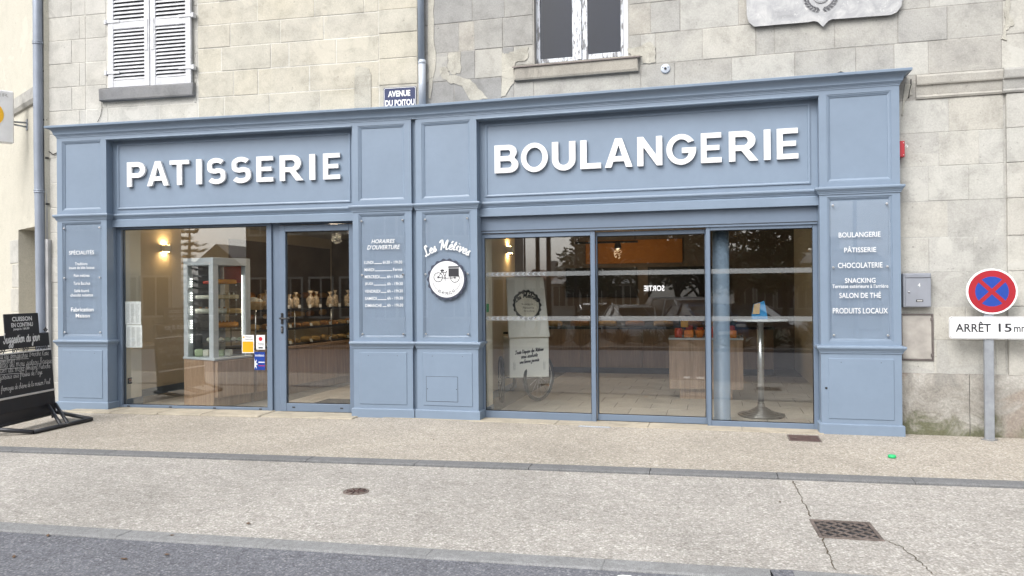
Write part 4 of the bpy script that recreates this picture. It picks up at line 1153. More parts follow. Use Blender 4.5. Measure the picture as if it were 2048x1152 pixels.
def word(par, P, d, items, b0, t0, depth=.032):
    """items: (char, px left, px right); b0/t0: ((px,py),(px,py)) base and top lines"""
    for ch, x0, x1 in items:
        s0, s1 = P(x0, 330, d)[0], P(x1, 330, d)[0]
        z0, z1 = b0, t0
        if ch in 'OSGU': z0 = b0-.006
        if ch in 'OSG': z1 = t0+.006
        mb = MB(); mb.add(letter_mesh(ch, 1.0), lambda p: (s0+(s1-s0)*p[0], d+depth/2-p[2]*depth, z0+(z1-z0)*p[1]))
        mb.build('letter', 'letter_white', par)
LD = .080
zb_ = LP(272, 372.5, LD)[1]; zt_ = LP(272, 324, LD)[1]; zb2 = LP(663, 359, LD)[1]; zt2 = LP(663, 306.5, LD)[1]
print('pat', zb_, zb2, zt_, zt2)
WP = thing('sign_lettering', 'raised white capital letters reading PATISSERIE on the left frieze', 'sign', (-2.5, LD, (zb_+zb2)/2), AL, 'raised shop name letters')
word(WP, LP, LD, [('P',253.6,290),('A',293.5,337),('T',339,377.6),('I',392,403),('S',414,450.5),('S',463,501),('E',512.5,546),('R',559,606),('I',618.5,630),('E',646,680)], (zb_+zb2)/2, (zt_+zt2)/2)
zb_ = RP(1005, 346.5, LD)[1]; zt_ = RP(1005, 292, LD)[1]; zb2 = RP(1575, 317, LD)[1]; zt2 = RP(1575, 254.5, LD)[1]
print('boul', zb_, zb2, zt_, zt2)
WB = thing('sign_lettering', 'raised white capital letters reading BOULANGERIE on the right frieze', 'sign', (2.5, LD, (zb_+zb2)/2), 0, 'raised shop name letters')
word(WB, RP, LD, [('B',989,1036.5),('O',1042,1095.6),('U',1104,1151),('L',1160.7,1202),('A',1209.6,1265),('N',1274.7,1324.7),('G',1333,1392.4),('E',1402,1443.5),('R',1458,1517),('I',1528,1541.5),('E',1554,1597)], (zb_+zb2)/2, (zt_+zt2)/2)

# ------------------------------------------------------------------ perspex sign panels
PD = -.004
def panel(P, rot, label, box, so):
    x0, x1, y0, y1 = box; xm, ym = (x0+x1)/2, (y0+y1)/2
    s0, s1, z1, z0 = P(x0, ym, PD)[0], P(x1, ym, PD)[0], P(xm, y0, PD)[1], P(xm, y1, PD)[1]
    t = thing('perspex_sign', label, 'sign', ((s0+s1)/2, PD, z0), rot, 'perspex panels on the pilasters')
    m = MB(); m.box(s0, s1, PD, PD+.006, z0, z1, .001); m.build('perspex_sheet', 'perspex', t)
    for ss in (s0+.032, s1-.032):
        for zz_ in (z0+.04, (z0+z1)/2+.03, z1-.04):
            q = MB(); q.lathe([(.0055, -.028), (.0055, -.0005), (.012, -.0005), (.012, .006), (.009, .0085), (0, .009)], (ss, PD, zz_), 14, 'y'); q.build('standoff', 'steel', t)
    return t
t1 = panel(LP, AL, 'clear panel with white list of specialities on the leftmost pilaster', (124.5, 204, 450, 671), 0)
m = MB(); TD = PD-.001
for b_, x0, x1, y0, y1, bo in [('SPÉCIALITÉS',138,188,499.4,509,.010),('Traditions',150,174.7,524.7,530.4,.004),('issues de blés locaux',138,189,532.4,538,.004),('Pain métives',147.8,178.8,548,553.7,.004),('Tarte Bacchus',147,180,563.5,569.6,.004),('Sablé fourré',148.6,177.5,578.6,584.3,.004),('chocolat noisettes',141,186,587,593,.004),('Fabrication',142,187,615,623,.010),('Maison',151.4,179.6,627.5,635,.010)]:
    m = MB(); px_text(m, LP, b_, x0, x1, y0, y1, TD, bo); m.build('text_line', 'print_white', t1)
t2 = panel(LP, AL, 'clear panel with white opening hours on the pilaster beside the door', (719, 811, 434.5, 675), 0)
m = MB()
px_text(m, LP, 'HORAIRES', 742.8, 789.4, 478.4, 486.5, TD, .01, .25); m.build('text_line', 'print_white', t2)
m = MB(); px_text(m, LP, 'D’OUVERTURE', 734.4, 800, 490, 498.7, TD, .01, .25); m.build('text_line', 'print_white', t2)
zx = lambda z: 700+z/2.618
for day, hrs, a0, a1, u0, u1, h0, h1, y0, y1 in [('LUNDI','6h30 - 19h30',75,122,127,167,172,273,522,528),('MARDI','Fermé',76,126,131,221,226,273,536.5,542.5),('MERCREDI','6h - 19h30',77,154,158,190,195,276,550.6,556.6),('JEUDI','6h - 19h30',78,119,124,190,196,276,565,571),('VENDREDI','6h - 19h30',78,158,162,191,196,276,579.6,585.6),('SAMEDI','6h - 19h30',79,140,144,191,196,277,594,600),('DIMANCHE','6h - 19h30',80,166,171,191,196,278,608,614)]:
    m = MB(); px_text(m, LP, hrs, zx(h0), zx(h1), y0-.7, y1-.7, TD, .002); m.build('text_line', 'print_white', t2)
    m = MB(); px_text(m, LP, day, zx(a0), zx(a1), y0, y1, TD, .004); (lambda *q, **k: None)(m, LP, hrs, zx(h0), zx(h1), y0-.7, y1-.7, TD, .002)
    s0, z = LP(zx(u0), y1-.3, TD); s1 = LP(zx(u1), y1-.3, TD)[0]
    m.quad((s0, TD, z), (s1, TD, z), (s1, TD, z+.006), (s0, TD, z+.006))
    m.build('text_line', 'print_white', t2)
t4 = panel(RP, 0, 'clear panel with white list of services on the rightmost pilaster', (1660, 1781.8, 401, 678.6), 0)
m = MB()
for b_, x0, x1, y0, y1, bo in [('BOULANGERIE',1677.3,1761,464,474.3,.007),('PÂTISSERIE',1688.6,1752.3,492.2,504.5,.007),('CHOCOLATERIE',1676,1765,525,535.7,.007),('SNACKING',1690,1751,556,565.7,.007),('Terrasse extérieure à l’arrière',1664.7,1776.7,568.5,576,.006),('SALON DE THÉ',1678.7,1762,583,596,.007),('PRODUITS LOCAUX',1665.6,1775.7,616,627,.007)]:
    m = MB(); px_text(m, RP, b_, x0, x1, y0, y1, TD, bo); m.build('text_line', 'print_white', t4)
t3 = panel(RP, 0, 'clear panel with round tricycle badge and curved script title', (846, 940.6, 431, 675), 0)
bs, bz = RP(894, 558.6, TD); BR = (RP(933.7, 558, TD)[0]-RP(854.3, 558, TD)[0])/2
def scallop(R0, n, amp, k=8):
    return [((R0+amp*math.cos(n*2*math.pi*i/(n*k)))*math.cos(2*math.pi*i/(n*k)), (R0+amp*math.cos(n*2*math.pi*i/(n*k)))*math.sin(2*math.pi*i/(n*k))) for i in range(n*k)]
def badge_back(mb, R0, fn, d0, d1):
    P = scallop(R0*.965, 18, R0*.035)
    mb.prism([fn(p) for p in P], (d0, d1))
m = MB(); badge_back(m, BR, lambda p: (bs+p[0], bz+p[1]), TD-.012, TD); bd = m.build('badge', 'badge_navy', t3)
m = MB(); m.lathe([(BR*.865, 0), (BR*.865, .003), (0, .003)], (bs, TD-.012, bz), 48, 'y'); m.build('badge_face', 'print_white', bd)
BD = TD-.0155
def tricycle(mb, fn, s):
    """delivery tricycle drawn with strokes; s: scale of 1 unit"""
    th = .034*s
    C = lambda cx, cy, r, n=20: [(cx+r*math.cos(2*math.pi*i/n), cy+r*math.sin(2*math.pi*i/n)) for i in range(n)]
    g = lambda P: [(p[0]*s, p[1]*s) for p in P]
    ribbon(mb, g(C(-.42,-.02,.22)), th, fn, True); ribbon(mb, g(C(.42,-.05,.22)), th, fn, True); ribbon(mb, g(C(.42,-.05,.03,8)), th, fn, True); ribbon(mb, g(C(-.42,-.02,.03,8)), th, fn, True)
    for cx, cy in ((-.42,-.02), (.42,-.05)):
        for k in range(4): a = k*math.pi/4+.2; ribbon(mb, g([(cx-.21*math.cos(a), cy-.21*math.sin(a)), (cx+.21*math.cos(a), cy+.21*math.sin(a))]), th*.35, fn)
    for P in ([(-.42,-.02),(-.22,.27)], [(-.22,.27),(-.05,-.05)], [(-.25,.22),(.0,.20)], [(-.42,-.02),(-.08,-.07),(.42,-.05)], [(.0,.26),(-.1,-.08)], [(-.03,.26),(.04,.25)], [(-.08,-.07),(-.07,-.2)]): ribbon(mb, g(P), th, fn)
    ribbon(mb, g([(-.3,.28),(-.22,.32),(-.12,.29)]), th*2.4, fn)
    q = g([(.10,.0),(.62,.0),(.62,.40),(.10,.40)]); mb.poly([fn(p) for p in q])
    q = g([(.08,.42),(.64,.42),(.62,.50),(.10,.50)]); mb.poly([fn(p) for p in q])
m = MB(); tricycle(m, lambda p: (bs+p[0], BD, bz+p[1]+BR*.12), BR*1.0); m.build('tricycle_print', 'ink', bd)
m = MB()
for sg in (-1, 1):
    for k in range(6):
        a = R_(200+k*7) if sg < 0 else R_(-20-k*7)
        cx, cy = BR*.72*math.cos(a), BR*.72*math.sin(a)
        for q in (-1, 1):
            aa = math.pi/2+q*.5+sg*.2; ribbon(m, [(cx, cy), (cx+.035*BR*math.cos(aa), cy+.05*BR*math.sin(aa)), (cx+.05*BR*math.cos(aa), cy+.12*BR*math.sin(aa))], [.002, .005, .001], lambda p: (bs+p[0], BD, bz+p[1]))
    for k in range(4): ribbon(m, [(sg*BR*(.70+.02*k), BR*.0), (sg*BR*(.74+.012*k), BR*(.14+.02*k))], .0012, lambda p: (bs+p[0], BD, bz+p[1]))
m.build('wheat_print', 'ink_grey', bd)
def arc_text(mb, body, R0, amid, aspan, h, fn, bold=0.0, inside=True):
    t, w, hh = text_mb(body, bold)
    def f(p):
        u = p[0]/w-.5; r = R0 - p[1]/hh*h if inside else R0 + p[1]/hh*h
        a = amid + (u*aspan if inside else -u*aspan)
        return fn((r*math.cos(a), r*math.sin(a)))
    mb.add(t, f)
m = MB(); arc_text(m, '05.49.98.02.47', BR*.74, R_(-90), R_(76), BR*.15, lambda p: (bs+p[0], BD, bz+p[1]), .012); m.build('phone_print', 'ink', bd)
def arc_script(mb, body, R0, amid, aspan, th, fn, pen=.45, seed=1):
    W = script_width(body, 1.0); h = R0*aspan/W
    cnt = [0]
    def f(p):
        a = amid + aspan/2 - p[0]/R0; r = R0+p[1]; cnt[0] += 1
        return fn((r*math.cos(a), r*math.sin(a)))
    script(mb, body, f, h, th*h, .12, pen, seed)
m = MB(); RR = BR*1.85; arc_script(m, 'Les Métives', RR, R_(90), R_(70), .26, lambda p: (bs+p[0], TD, bz+p[1]-RR+BR*1.42), .35); m.build('script_lettering', 'print_white', t3)
# ------------------------------------------------------------------ pipes and cables
pd_ = .085
t = thing('downpipe', 'grey zinc downpipe at the left corner of the shopfront', 'downpipe', (-5.30, pd_, 0), AL)
def pline(px_top, px_bot, P, d): pass
tp = [LP(75.5, 60, pd_), LP(77, 300, pd_), LP(80, 470, pd_), LP(82, 640, pd_)]
pts = [(tp[0][0], pd_, 7.0)] + [(s, pd_, z) for s, z in tp] + [(tp[3][0]-.01, pd_, .02)]
m = MB(); m.tube(pts, .058, 16); m.build('pipe', 'zinc', t)
for py, px in ((86, 75.7), (383, 78.5)):
    s, z = LP(px, py, pd_); m = MB(); m.lathe([(.060, -.022), (.065, -.02), (.065, -.008), (.061, -.004), (.061, .004), (.065, .008), (.065, .02), (.060, .022)], (s, pd_, z), 16); m.tube([(s+.06, pd_, z), (s+.085, pd_-.01, z-.01)], .007, 6); m.build('collar', 'zinc', t)
cs0 = LP(86, 250, .13)[0]
def run(px_list, d, r, m_, name, label):
    P = [(LP(px, py, d)[0], d, LP(px, py, d)[1]) for px, py in px_list]
    m = MB(); m.tube(P, r, 8); return m.build(name, m_, None, label, 'cable', rot=AL)
cond = thing('conduit', 'pale grey cable conduit clipped beside the left downpipe', 'conduit', (cs0, .12, 0), AL)
cx = [(82.5, -40), (84, 60), (88, 180), (91, 300), (94, 480)]
m = MB(); m.tube([(LP(a, b_, .135)[0], .135, LP(a, b_, .135)[1]) for a, b_ in cx], .017, 8); m.build('pipe', 'conduit_grey', cond)
s_, z_ = LP(96, 482, .135); m = MB(); m.box(s_-.028, s_+.028, .10, .16, .02, z_+.02, .005); m.build('trunking', 'conduit_grey', cond)
for a, b_ in ((84.5, 42), (88, 143), (89.5, 240), (92.5, 316), (93.7, 408)):
    s, z = LP(a, b_, .135); m = MB(); m.lathe([(.022, -.012), (.022, .012)], (s, .135, z), 8); m.box(s, s+.035, .13, .145, z-.008, z+.008); m.build('clip', 'cable_black', cond)
run([(98, 303), (106, 309), (118, 304)], .145, .007, 'cable_black', 'cable', 'short black cable end poking out above the left pilaster')
run([(202, 200), (204, 215), (201, 232), (195, 244)], .150, .003, 'cable_black', 'cable', 'thin dark cable hanging below the left window sill')
P = [(RP(a, b_, .05)[0], .10+.02*k, RP(a, b_, .05)[1]) for k, (a, b_) in enumerate([(1664, 146), (1676, 143), (1684, 139), (1694, 140), (1699, 146)])]
m = MB(); m.tube(P, .007, 6); m.build('cable', 'cable_black', None, 'loose black cable loop lying on the cornice near the right end', 'cable')
P = [(RP(a, b_, .155)[0], .155, RP(a, b_, .155)[1]) for a, b_ in [(1822, 158), (1822, 170), (1819, 182), (1817, 196)]]
m = MB(); m.tube(P, .005, 6); m.build('cable', 'cable_black', None, 'thin black cable on the stone just right of the cornice', 'cable')
t = thing('downpipe', 'pale grey upper downpipe between the two houses above the cornice', 'downpipe', (-.02, .1, 3.6))
sA, sB = RP(842, 60, .1)[0], RP(844.5, 160, .1)[0]
zj = RP(843, 122, .1)[1]
m = MB(); m.tube([(sA, .10, 7.0), (sA, .10, zj)], .039, 16); m.build('pipe', 'pipe_blue', t)
m = MB(); m.tube([(sB, .10, zj+.01), (sB, .10, 3.66)], .043, 16); m.build('sleeve', 'zinc_pale', t)
m = MB(); m.lathe([(.044, -.015), (.049, -.012), (.049, .012), (.044, .015)], (sB, .10, zj-.02), 16); m.build('collar', 'zinc_pale', t)

# ------------------------------------------------------------------ street name plate
def rrect(a, b_, z0, z1, r, n=5, notch=False):
    P = []
    for cx, cz, a0 in ((b_-r, z0+r, -90), (b_-r, z1-r, 0), (a+r, z1-r, 90), (a+r, z0+r, 180)):
        P += [(cx+r*math.cos(R_(a0+90*i/n)), cz+r*math.sin(R_(a0+90*i/n))) for i in range(n+1)]
    return P
yp = .145; a, z1 = LP(767, 177, yp); b_, z0 = LP(832.5, 212, yp); z0 = z0-.02
z1 = LP(800, 174, yp)[1]; z0 = LP(800, 214, yp)[1]-.01
t = thing('street_name_plate', 'dark blue enamel street name plate above the cornice', 'sign', ((a+b_)/2, yp, z0), AL)
m = MB(); m.prism(rrect(a, b_, z0, z1, .018), (yp, yp+.012)); m.build('plate', 'enamel_blue', t)
m = MB()
o = rrect(a+.008, b_-.008, z0+.008, z1-.008, .02); ribbon(m, o, .005, lambda p: (p[0], yp-.0012, p[1]), True, 0)
m.build('border', 'enamel_white', t); m = MB()
px_text(m, LP, 'AVENUE', 776, 820.5, 181, 193, yp-.0015, .035); m.build('text_line', 'enamel_white', t); m = MB(); px_text(m, LP, 'DU POITOU', 770.5, 829, 199, 211.5, yp-.0015, .03)
m.build('text_line', 'enamel_white', t)

# ------------------------------------------------------------------ alarm, mailbox, meter, sensor
a, z1 = RP(1799, 283, .09); b_, z0 = RP(1808.5, 314.5, .09)
t = thing('alarm_box', 'small red box on the side of the right pilaster', 'alarm', ((a+b_)/2, .09, z0))
m = MB(); m.box(P4[1]+.001, b_, .06, .16, z0, z1, .006); m.build('case', 'red_plastic', t)
for zz_ in (z0+.02, z1-.02): q = MB(); q.lathe([(.005, 0), (.004, .003), (0, .003)], (b_-.012, .06, zz_), 8, 'y'); q.build('screw', 'steel', t)
ex, ez = RP(1813.5, 292, .08); q = MB()
q.tube([(b_-.003, .09, ez-.008), (ex-.006, .085, ez-.004)], .004, 6); q.tube([(ex+.011*math.cos(i*math.pi/6), .084, ez+.011*math.sin(i*math.pi/6)) for i in range(12)], .0035, 6, closed=True); q.build('ring', 'steel', t)

a, z1 = RP(1804.5, 547, .10); b_, z0 = RP(1861.5, 614.5, .10)
t = thing('mailbox', 'grey metal letterbox numbered 4 fixed beside the right pilaster', 'mailbox', ((a+b_)/2, .1, z0))
m = MB(); m.box(a, b_, .075, .160, z0, z1, .006); m.build('case', 'mail_grey', t)
m = MB(); m.box(a+.022, b_-.004, .068, .078, z0+.006, z1-.050, .003); dr = m.build('door', 'mail_grey', t)
m = MB(); m.box(a+.022, b_-.004, .064, .078, z1-.046, z1-.008, .006); m.build('flap', 'mail_grey', t)
m = MB(); m.lathe([(.011, 0), (.010, .005), (0, .006)], (a+.052, .068, z0+.155), 14, 'y'); m.build('lock', 'steel', dr)
m = MB(); m.box(a+.118, a+.182, .0655, .07, z0+.055, z0+.078, .001); nm_ = m.build('name_holder', 'gasket', dr)
m = MB(); m.box(a+.126, a+.174, .0645, .066, z0+.061, z0+.072); m.build('name_card', 'conduit_grey', nm_)
m = MB(); fit_text(m, '4', a+.135, a+.158, z0+.205, z0+.245, .0672, .005); m.build('lettering', 'print_white', dr)

a, b_, z0, z1 = mdoor
t = thing('meter_cupboard', 'weathered stone-coloured meter cupboard door below the letterbox', 'cupboard', ((a+b_)/2, .15, z0))
m = MB(); frame_bars(m, a+.004, b_-.002, z0+.004, z1-.004, .012, .014, .012, .014, .148, .20, .002); m.build('frame', 'lead', t)
m = MB(); m.box(a+.018, b_-.020, .152, .19, z0+.020, z1-.022, .003); m.build('door', 'meter_door', t)
for zz_ in (z0+.06, z1-.06): m = MB(); m.box(b_-.030, b_-.006, .144, .153, zz_-.016, zz_+.016, .002); m.build('hinge', 'lead', t)

s, z = RP(1331, 138, WD)
t = thing('wall_sensor', 'small round grey fitting on the stone right of the upstairs window', 'fitting', (s, WD, z))
m = MB(); m.lathe([(.052, -.01), (.052, .016), (.046, .024), (.02, .028), (0, .028)], (s, WD, z), 20, 'y'); m.build('cap', 'zinc_pale', t)
m = MB(); m.lathe([(.015, .02), (.014, .034), (0, .034)], (s, WD, z-.002), 12, 'y'); m.build('socket', 'gasket', t)
for k in (-1, 1): m = MB(); m.lathe([(.005, .02), (.005, .030), (0, .030)], (s+k*.028, WD, z+.012), 8, 'y'); m.build('screw', 'gasket', t)

# ------------------------------------------------------------------ shield-shaped plaque
yq = .115
o = [(1494, -28), (1495, 30), (1499, 44), (1509, 52), (1560, 47.5), (1615, 43), (1629, 40.5), (1637, 43), (1642, 48), (1646, 52), (1650, 47), (1656, 40.5), (1664, 37), (1690, 35.5), (1740, 31.5), (1782, 28.5), (1793, 23), (1801, 12), (1803, 0), (1804, -50)]
P = [RP(p, q, yq) for p, q in o]; zt_ = P[0][1]+.35
cxp = RP(1645, 20, yq)[0]
P += [(P[-1][0], zt_), (cxp+.2, zt_+.06), (cxp, zt_+.16), (cxp-.2, zt_+.06), (P[0][0], zt_)]
t = thing('shield_plaque', 'large weathered silver-grey metal shield plaque with a laurel wreath on the wall', 'plaque', (cxp, yq, 4.2))
m = MB(); m.prism(P, (yq, yq+.03)); m.build('shield', 'plaque_metal', t)
m = MB(); ribbon(m, P, .016, lambda p: (p[0], yq-.004, p[1]), True, 0); m.build('rim', 'plaque_metal', t)
wc = RP(1642, -8, yq)
RW = RP(1672, -8, yq)[0]-wc[0]
for sgn in (-1, 1):
    m = MB()
    for i in range(12):
        a = R_(-85+i*13)
        cx, cz = wc[0]+sgn*RW*math.cos(a), wc[1]+RW*math.sin(a)
        for q in (-.55, .55):
            an = a+math.pi/2+q; an2 = math.pi-an if sgn < 0 else an; l = RW*.36
            tx, tz = math.cos(an2), math.sin(an2)
            m.poly([(cx, yq-.006, cz), (cx+tx*l*.5-tz*l*.16, yq-.010, cz+tz*l*.5+tx*l*.16), (cx+tx*l, yq-.006, cz+tz*l), (cx+tx*l*.5+tz*l*.16, yq-.010, cz+tz*l*.5-tx*l*.16)])
    m.build('laurel_branch', 'plaque_dark', t)
m = MB(); m.lathe([(RW*.55, 0), (RW*.52, .008), (RW*.4, .012), (0, .012)], (wc[0], yq-.002, wc[1]), 24, 'y'); m.build('medallion', 'plaque_metal', t)

# ------------------------------------------------------------------ no-stopping sign
SX, SY = 5.906, -.021
def SP(px, py, d=SY-.03): return RP(px, py, d)
t = thing('road_sign', 'round no-stopping sign over a white ARRÊT plate on a galvanised post', 'road sign', (SX, SY, 0))
m = MB(); c0, zc_ = SP(1983.5, 583); rr = (SP(2034, 583)[0]-SP(1931, 583)[0])/2
m.box(SX-.042, SX+.042, SY-.02, SY+.02, -.05, zc_+rr*.8, .005); m.build('post', 'galvanised', t)
m = MB(); m.lathe([(.075, 0), (.07, .008), (.05, .012)], (SX, SY, 0), 4); m.build('foot', 'concrete_kerb', t)
yd = SY-.03
m = MB(); m.lathe([(rr, -.012), (rr, .004), (rr-.004, .006), (rr-.012, .004), (0, .004)], (c0, yd, zc_), 56, 'y'); di = m.build('sign_disc', 'sign_white', t)
def ring(mb, r0, r1, y, n=56):
    for i in range(n):
        a, b2 = 2*math.pi*i/n, 2*math.pi*(i+1)/n
        mb.quad((c0+r0*math.cos(a), y, zc_+r0*math.sin(a)), (c0+r1*math.cos(a), y, zc_+r1*math.sin(a)), (c0+r1*math.cos(b2), y, zc_+r1*math.sin(b2)), (c0+r0*math.cos(b2), y, zc_+r0*math.sin(b2)))
m = MB(); ring(m, rr*.655, rr*.925, yd-.0052); m.build('red_ring', 'sign_red', di)
m = MB(); ring(m, 0.001, rr*.655, yd-.0052); m.build('blue_field', 'sign_blue', di)
m = MB(); q = rr*.67
for k, (sx, yy) in enumerate(((1, yd-.0060), (-1, yd-.0064))):
    d1, d2 = (.7071, .7071*sx); nx, nz = -d2, d1; w2 = rr*.085
    m.quad((c0-d1*q-nx*w2, yy, zc_-d2*q-nz*w2), (c0+d1*q-nx*w2, yy, zc_+d2*q-nz*w2), (c0+d1*q+nx*w2, yy, zc_+d2*q+nz*w2), (c0-d1*q+nx*w2, yy, zc_-d2*q+nz*w2))
m.build('red_cross', 'sign_red', di)
a, z1 = SP(1898, 633); z0 = SP(1960, 678)[1]; z1 = SP(1960, 633)[1]; b_ = 2*SX-a+.01
m = MB(); m.prism(rrect(a, b_, z0, z1, .03), (yd-.004, yd+.010)); pl_ = m.build('plate', 'sign_white', t)
m = MB(); ribbon(m, rrect(a+.006, b_-.006, z0+.006, z1-.006, .026), .005, lambda p: (p[0], yd-.0052, p[1]), True, 0); m.build('border', 'ink_grey', pl_)
m = MB()
px_text(m, SP, 'ARRÊT', 1911, 1982, 643, 664, yd-.0055, .02); m.build('word', 'ink', pl_); m = MB(); px_text(m, SP, '15', 1997, 2023.5, 647, 664, yd-.0055, .02); m.build('word', 'ink', pl_); m = MB()
px_text(m, SP, 'mn', 2028, 2051, 653.5, 664, yd-.0055, .014); m.build('word', 'ink', pl_)
for zz_ in ((z0+z1)/2+.05, (z0+z1)/2-.05, zc_+.1, zc_-.1): m = MB(); m.box(SX-.055, SX+.055, SY-.024, SY+.026, zz_-.015, zz_+.015, .003); m.build('clamp', 'galvanised', t)

# ------------------------------------------------------------------ chalkboard stand
_bo = Vector((-4.29, -.80, 0)); BH = R_(100)
bs_ = Vector((math.cos(BH), math.sin(BH), 0)); bdv = Vector((-math.sin(BH), math.cos(BH), 0)); LEAN = math.tan(R_(4.5))
_bn = (bdv - Vector((0, 0, 1))*LEAN).normalized()
def BP(px, py, d=0.0):
    q = _hit(px, py, _bn, _bo.dot(_bn)+d) - _bo; return q.dot(bs_), q.z
cb = local_thing('chalkboard_sign', 'black chalkboard stand with handwritten suggestions at the far left', 'chalkboard', _bo, BH)
eR = BP(104, 740)[0]; eC = BP(41, 700)[0]; eL = 2*eC-eR
ln = lambda s, d, z: (s, d+z*LEAN, z)
def lbox(s0, s1, z0, z1, d0=-.0, d1=.025, mm='chalkboard', nm='board', par=cb, b=.003):
    m = MB(); m.box(s0, s1, d0, d1, z0, z1, b); m.v = [ln(*p) for p in m.v]; return m.build(nm, mm, par)
zb0 = BP(107, 806)[1]; zr = BP(106, 779)[1]; zc1 = BP(101, 698)[1]; zs1, zs0 = BP(100, 664)[1], BP(101, 690)[1]; zh = BP(41, 627)[1]
brd = lbox(eL, eR, zb0, zc1, -.012, .014)
lbox(eL, eR, zr-.010, zr+.012, -.022, -.010, 'alu_strip', 'rail', cb); lbox(eL, eR, zc1-.006, zc1+.006, -.016, .016, 'alu_strip', 'rail', cb)
hd = lbox(eL+.02, eR-.02, zs0, zs1, -.012, .012, 'chalkboard', 'title_board')
h0, h1 = BP(6.5, 650)[0], BP(75.5, 650)[0]
hd2 = lbox(h0, h1, zs1-.004, zh, -.016, -.002, 'chalkboard', 'header_board')
for sgn, e in ((-1, eL), (1, eR)):
    m = MB(); m.tube([ln(e-sgn*.015, .03, .03), ln(e-sgn*.015, .03, zs1)], .012, 8); m.build('upright', 'black_metal', cb)
    q = [(e-sgn*.015+sgn*.035*(1-math.exp(-k/9))*math.cos(k*.45)-sgn*.0, zs1+.03+.035*math.exp(-k/14)*math.sin(k*.45)) for k in range(22)]
    m = MB(); m.tube([ln(u, .03, v) for u, v in q], .007, 6); m.build('scroll', 'black_metal', cb)
for cx in (eC-.28, eC-.08, eC+.08, eC+.28, eR-.1):
    zz_ = (zc1+zs0)/2
    q = [(cx+.05*(1-k/26)*math.cos(k*.5), zz_+.042*(1-k/26)*math.sin(k*.5)) for k in range(22)]
    m = MB(); m.tube([ln(u, .002, v) for u, v in q], .0055, 6); m.build('scroll', 'black_metal', cb)
m = MB(); m.tube([ln(eL, .002, zc1+.02), ln(eC, .002, zs0-.01), ln(eR, .002, zc1+.02)], .005, 6); m.build('brace', 'black_metal', cb)
def btext(body, x0, x1, y0, y1, par, d, bold=0, shear=0, nm='lettering', mm='print_white'):
    mb = MB(); xm, ym = (x0+x1)/2, (y0+y1)/2
    s0, s1, z1, z0 = BP(x0, ym)[0], BP(x1, ym)[0], BP(xm, y0)[1], BP(xm, y1)[1]
    fit_text(mb, body, s0, s1, z0, z1, d, bold, shear); mb.v = [ln(*p) for p in mb.v]; return mb.build(nm, mm, par)
btext('CUISSON', 21, 61, 633, 642, hd2, -.0175, .03); btext('EN CONTINU', 19.5, 63, 645, 653.5, hd2, -.0175, .025); btext('jusqu’a 16h30', 23.5, 56, 655, 661, hd2, -.0175, .02, .1)
def bscript(body, x0, y0, x1, y1, xh, par, d, th, mm, pen=.3, slant=.2, jit=0.0, seed=0):
    """from pixel (x0,y0) to (x1,y1) on the baseline; xh: stroke scale from the width"""
    a, za = BP(x0, y0); b_, zb = BP(x1, y1); W = script_width(body, 1.0); h = (b_-a)/W
    mb = MB(); k = xh
    script(mb, body, lambda p: ln(a+p[0], d, za+(zb-za)*p[0]/(b_-a)+p[1]*k), h, th, slant, pen, seed, jit); return mb.build('script_lettering' if mm != 'chalk' else 'chalk_writing', mm, par)
bscript('Suggestion du jour', 4, 688, 77, 681, 1.5, hd, -.014, .0105, 'print_white', .3, .22)
rows = [('Tous les dimanches', -14, 719, 53, 715, 1.15), ('Brioche Rose', 56, 713, 95, 710, 1.1), ('terminer !!!', -8, 730, 37, 724, 1.0), ('Gateau du mois', -14, 737, 47, 732, 1.1), ('gateau Basque', 51, 731, 101, 726, 1.15), ('Eclair du mois', -14, 748, 46, 742, 1.1), ('fondant Pistache', 49, 740, 98, 736, 1.1), ('gateaux aux fraises de Pays', -4, 760, 82, 748, 1.1), ('fromages de chèvre de la maison Pinel', 0, 783, 98, 767, 1.25)]
for i, (b_, x0, y0, x1, y1, k) in enumerate(rows): bscript(b_, x0, y0, x1, y1, k, brd, -.0145, .0042, 'chalk', .1, .2, .06, i)
mb = MB()
for x0, y0, x1, y1 in ((-14, 722, 55, 717), (-12, 740, 47, 735), (-12, 751, 45, 746)):
    a, za = BP(x0, y0); b_, zb = BP(x1, y1); ribbon(mb, [(a, za), ((a+b_)/2, (za+zb)/2+.004), (b_, zb)], .005, lambda p: ln(p[0], -.0142, p[1]))
mb.build('chalk_writing', 'chalk', brd)
# base of welded bars
def L3(px, py, z):
    g = GP(px, py, z); v = Vector((g[0], g[1], z)) - _bo; return (v.dot(bs_), v.dot(bdv), z)
A_, B_ = L3(183, 838, .025), L3(66, 864, .025); C_ = (eR+.06, .03, .085); D_ = (eL-.06, .03, .085)
for p, q in ((A_, B_), (C_, D_), (A_, C_), (B_, D_)):
    m = MB(); m.tube([p, q], .024, 10); m.build('base_bar', 'black_metal', cb)
for u in (.30, .42):
    p = tuple(A_[k]+(B_[k]-A_[k])*(u+.12) for k in range(3)); e = eR-.03-(u-.30)*1.0
    m = MB(); m.tube([p, ln(e, -.03, .20)], .020, 8); m.build('strut', 'black_metal', cb)
m = MB(); m.tube([ln(eR-.02, .0, .09), ln(eR-.02, .0, zb0+.05)], .02, 8); m.tube([ln(eL+.02, .0, .09), ln(eL+.02, .0, zb0+.05)], .02, 8); m.build('stand_post', 'black_metal', cb)
lbox(eL, eR, .10, zb0+.002, -.004, .010, 'black_metal', 'lower_board', cb)

